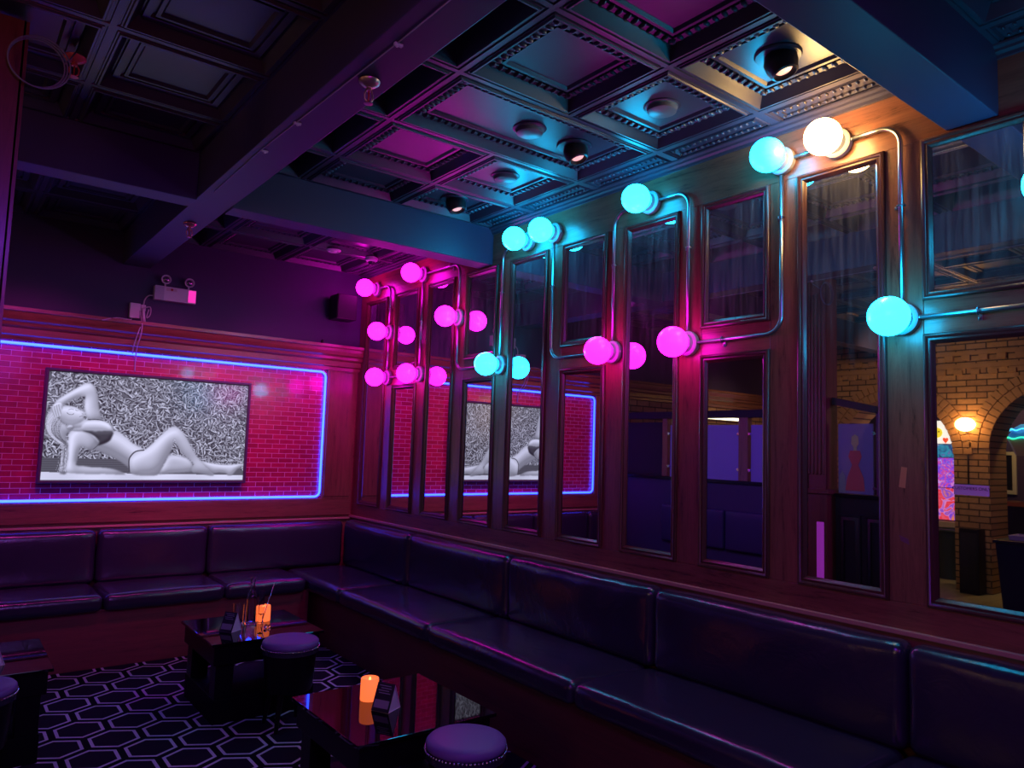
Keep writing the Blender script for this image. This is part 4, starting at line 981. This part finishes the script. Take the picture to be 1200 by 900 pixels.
yl=P('yellow lit face',(.8,.7,.1),.4,emis=(1,.75,.03),es=1); rd=P('red lit heart',(.8,.1,.05),.4,emis=(1,.08,.02),es=1)
flatdisc(-1.66,2.03,.075,yl,'round_face'); flatdisc(-1.635,2.045,.010,M['black'],'face_eye',-8.593); flatdisc(-1.685,2.045,.010,M['black'],'face_eye',-8.593)
for (y,z,s) in ((-1.775,1.92,.05),(-1.80,2.10,.035),(-1.60,1.90,.035)):
    h=[(y+s*.62*1.25*math.sin(t)**3, z+s*(.8125*math.cos(t)-.3125*math.cos(2*t)-.125*math.cos(3*t)-.0625*math.cos(4*t))) for t in [2*PI*i/28 for i in range(28)]]
    MB().prism(h,'x',-8.5985,-8.594).build('heart',rd,am)
# right arch: topper, picture, counter
tl=thing('neon_lantern','blue and green neon lantern on a grey base seen through the right arch','lamp',(-8.4,-2.95,1.7))
MB().lathe([(0,0),(.22,0),(.31,.215),(.30,.22),(0,.22)],(-8.4,-2.95,1.715),'z',8).build('base',P('grey shade',(.40,.45,.42),.5),tl)
MB().lathe([(.31,0),(.30,.06),(.24,.15),(.16,.20),(0,.205)],(-8.4,-2.95,1.936),'z',8).build('hood',P('blue shade lit',(.03,.2,.5),.4,emis=(.01,.16,.55),es=.5),tl)
for z0,c in ((1.945,(.02,1,.4)),(2.06,(.05,.6,1))):
    MB().tube([(-8.4+(.315 if z0<2 else .27)*math.cos(a),-2.95+(.315 if z0<2 else .27)*math.sin(a),z0+.012*math.sin(a*9)) for a in [2*PI*i/72 for i in range(72)]],.008,6,closed=True).build('neon_wave',P('neon wave',(.1,.5,.4),.4,emis=c,es=2.5),tl,smooth=True)
MB().tube([(-8.4,-2.95,2.14),(-8.4,-2.95,ZC)],.012,8).build('hanger',M['pipe_dark'],tl,smooth=True)
pf=thing('picture_frame','white framed dark picture seen through the right arch','picture',(-9.38,-2.0,1.2))
MB().rect_sweep((-9.399,-2.42,1.16),(0,1,0),(0,0,1),(1,0,0),.95,.62,[(0,0),(0,.03),(.05,.03),(.055,.01),(.055,0)]).build('frame',P('cream frame',(.6,.58,.45),.5),pf)
MB().box(-9.399,-9.392,-2.37,-1.52,1.21,1.73).build('picture',M['black'],pf)
ct=thing('bar_counter','orange wooden counter top over a dark front beyond the right arch','counter',(-8.8,-3.2,0))
MB().box(-9.1,-8.58,-4.4,-2.44,1.025,1.083).build('counter_top',P('orange wood top',(.55,.20,.07),.4),ct,bevel=.006)
MB().box(-9.05,-8.66,-4.35,-2.48,0,1.024).build('counter_front',P('blue black front',(.015,.02,.035),.5),ct)
stp=MB().box(-8.6,-8.52,-2.2,-.9,0,.07).build('floor_plank',P('tan plank',(.55,.36,.16),.5)); tag(stp,'low tan plank on the floor under the glowing machine','plank')
sl=thing('strip_light','pale strip light on the brick wall above the lavender screens','light',(-5.6,-.03,2.085))
MB().box(-6.1,-5.1,-.05,-.001,2.085,2.13).build('housing',M['white_plastic'],sl,bevel=.003)
MB().box(-6.09,-5.11,-.056,-.0505,2.09,2.126).build('diffuser',P('pale lit diffuser',(.8,.8,.7),.4,emis=(1,.88,.55),es=4),sl)

# ================================================================== LIGHTS: unseen, added to stand in for the room's coloured washes
def area(name,loc,target,size,power,col,spread=180):
    l=bpy.data.lights.new(name,'AREA'); l.energy=power; l.color=col; l.size=size; l.shape='DISK'; l.spread=math.radians(spread)
    o=bpy.data.objects.new(name,l); COL.objects.link(o); o.location=loc; o.rotation_euler=(Vector(target)-Vector(loc)).to_track_quat('-Z','Y').to_euler(); return o
def spot(name,loc,target,power,col,ang=60,blend=.8,r=.05):
    l=bpy.data.lights.new(name,'SPOT'); l.energy=power; l.color=col; l.spot_size=math.radians(ang); l.spot_blend=blend; l.shadow_soft_size=r
    o=bpy.data.objects.new(name,l); COL.objects.link(o); o.location=loc; o.rotation_euler=(Vector(target)-Vector(loc)).to_track_quat('-Z','Y').to_euler(); return o
def point(name,loc,power,col,r=.08):
    l=bpy.data.lights.new(name,'POINT'); l.energy=power; l.color=col; l.shadow_soft_size=r
    o=bpy.data.objects.new(name,l); COL.objects.link(o); o.location=loc; return o
LP=dict(brick=66,violet=11,blue=22,arc=60,arc2=60,warmb=11,red=5,lav=60,side=110)
area('red_glow',(-2.9,-6.9,2.5),(-2.5,-.8,.2),.5,LP['red'],(1,.04,.16))
spot('magenta_wash',(-.9,-1.80,3.1),(-.85,0,1.45),LP['brick'],(1,.05,.60),62,.7,.08)
spot('magenta_wash_middle',(-1.8,-1.80,3.1),(-1.75,0,1.45),LP['brick'],(1,.05,.60),62,.7,.08)
spot('magenta_wash_left',(-2.7,-1.80,3.1),(-2.65,0,1.45),LP['brick'],(1,.05,.64),62,.7,.08)
spot('lavender_wash',(-2.4,-5.9,3.1),(-1.7,-.2,.65),LP['lav'],(.44,.36,1),38,1,.5)
spot('violet_side',(-.6,-3.2,3.1),(PX,-1.9,1.5),LP['side'],(.22,.06,1),45,1,.1)
area('warm_behind',(-6.6,-6.9,2.3),(0,-4.4,.9),.9,LP['warmb'],(1,.62,.40))
area('violet_room',(-2.6,-8.4,2.9),(-1.5,-1.5,.6),1.2,LP['violet'],(.34,.05,1))
area('blue_left',(-3.0,-6.2,3.0),(-1.2,-2.5,.3),.6,LP['blue'],(.22,.03,1))
point('arcade_light',(-8.2,-3.1,2.9),LP['arc'],(1,.62,.25))
spot('brick_side_light',(-5.0,-2.7,2.88),(-7.2,-1.9,2.2),LP['arc2'],(1,.66,.34),100,.8,.1)
spot('brick_back_light',(-5.4,-1.55,3.0),(-5.6,0,1.6),LP['arc2']*.7,(1,.66,.34),70,.8,.1)
w=bpy.data.worlds.new('world'); S.world=w; w.use_nodes=True; w.node_tree.nodes['Background'].inputs[0].default_value=(.02,.01,.06,1); w.node_tree.nodes['Background'].inputs[1].default_value=.2

# ================================================================== CAMERA
cam=bpy.data.cameras.new('camera'); co_=bpy.data.objects.new('camera',cam); COL.objects.link(co_)
R=((0.78746136,-0.07891604,-0.61129114),(-0.61549044,-0.04789534,-0.78668771),(0.03280428,0.99573003,-0.0862878))
mt=Matrix(((R[0][0],R[0][1],R[0][2],-3.12),(R[1][0],R[1][1],R[1][2],-6.407),(R[2][0],R[2][1],R[2][2],1.6),(0,0,0,1)))
co_.matrix_world=mt; cam.sensor_width=36; cam.lens=861.4646/1200*36; cam.clip_start=.05; cam.clip_end=60
S.camera=co_
S.view_settings.view_transform='Standard'; S.view_settings.look='None'; S.view_settings.gamma=1; S.view_settings.use_curve_mapping=False
S.view_settings.exposure=0
c=S.cycles; c.max_bounces=7; c.diffuse_bounces=3; c.glossy_bounces=5; c.transmission_bounces=6; c.transparent_max_bounces=8
c.sample_clamp_indirect=6; c.caustics_reflective=False; c.caustics_refractive=False; c.use_denoising=True; c.use_light_tree=True; c.blur_glossy=.5
# tidy helper property
for o in list(bpy.data.objects):
    if '_w' in o.keys(): del o['_w']
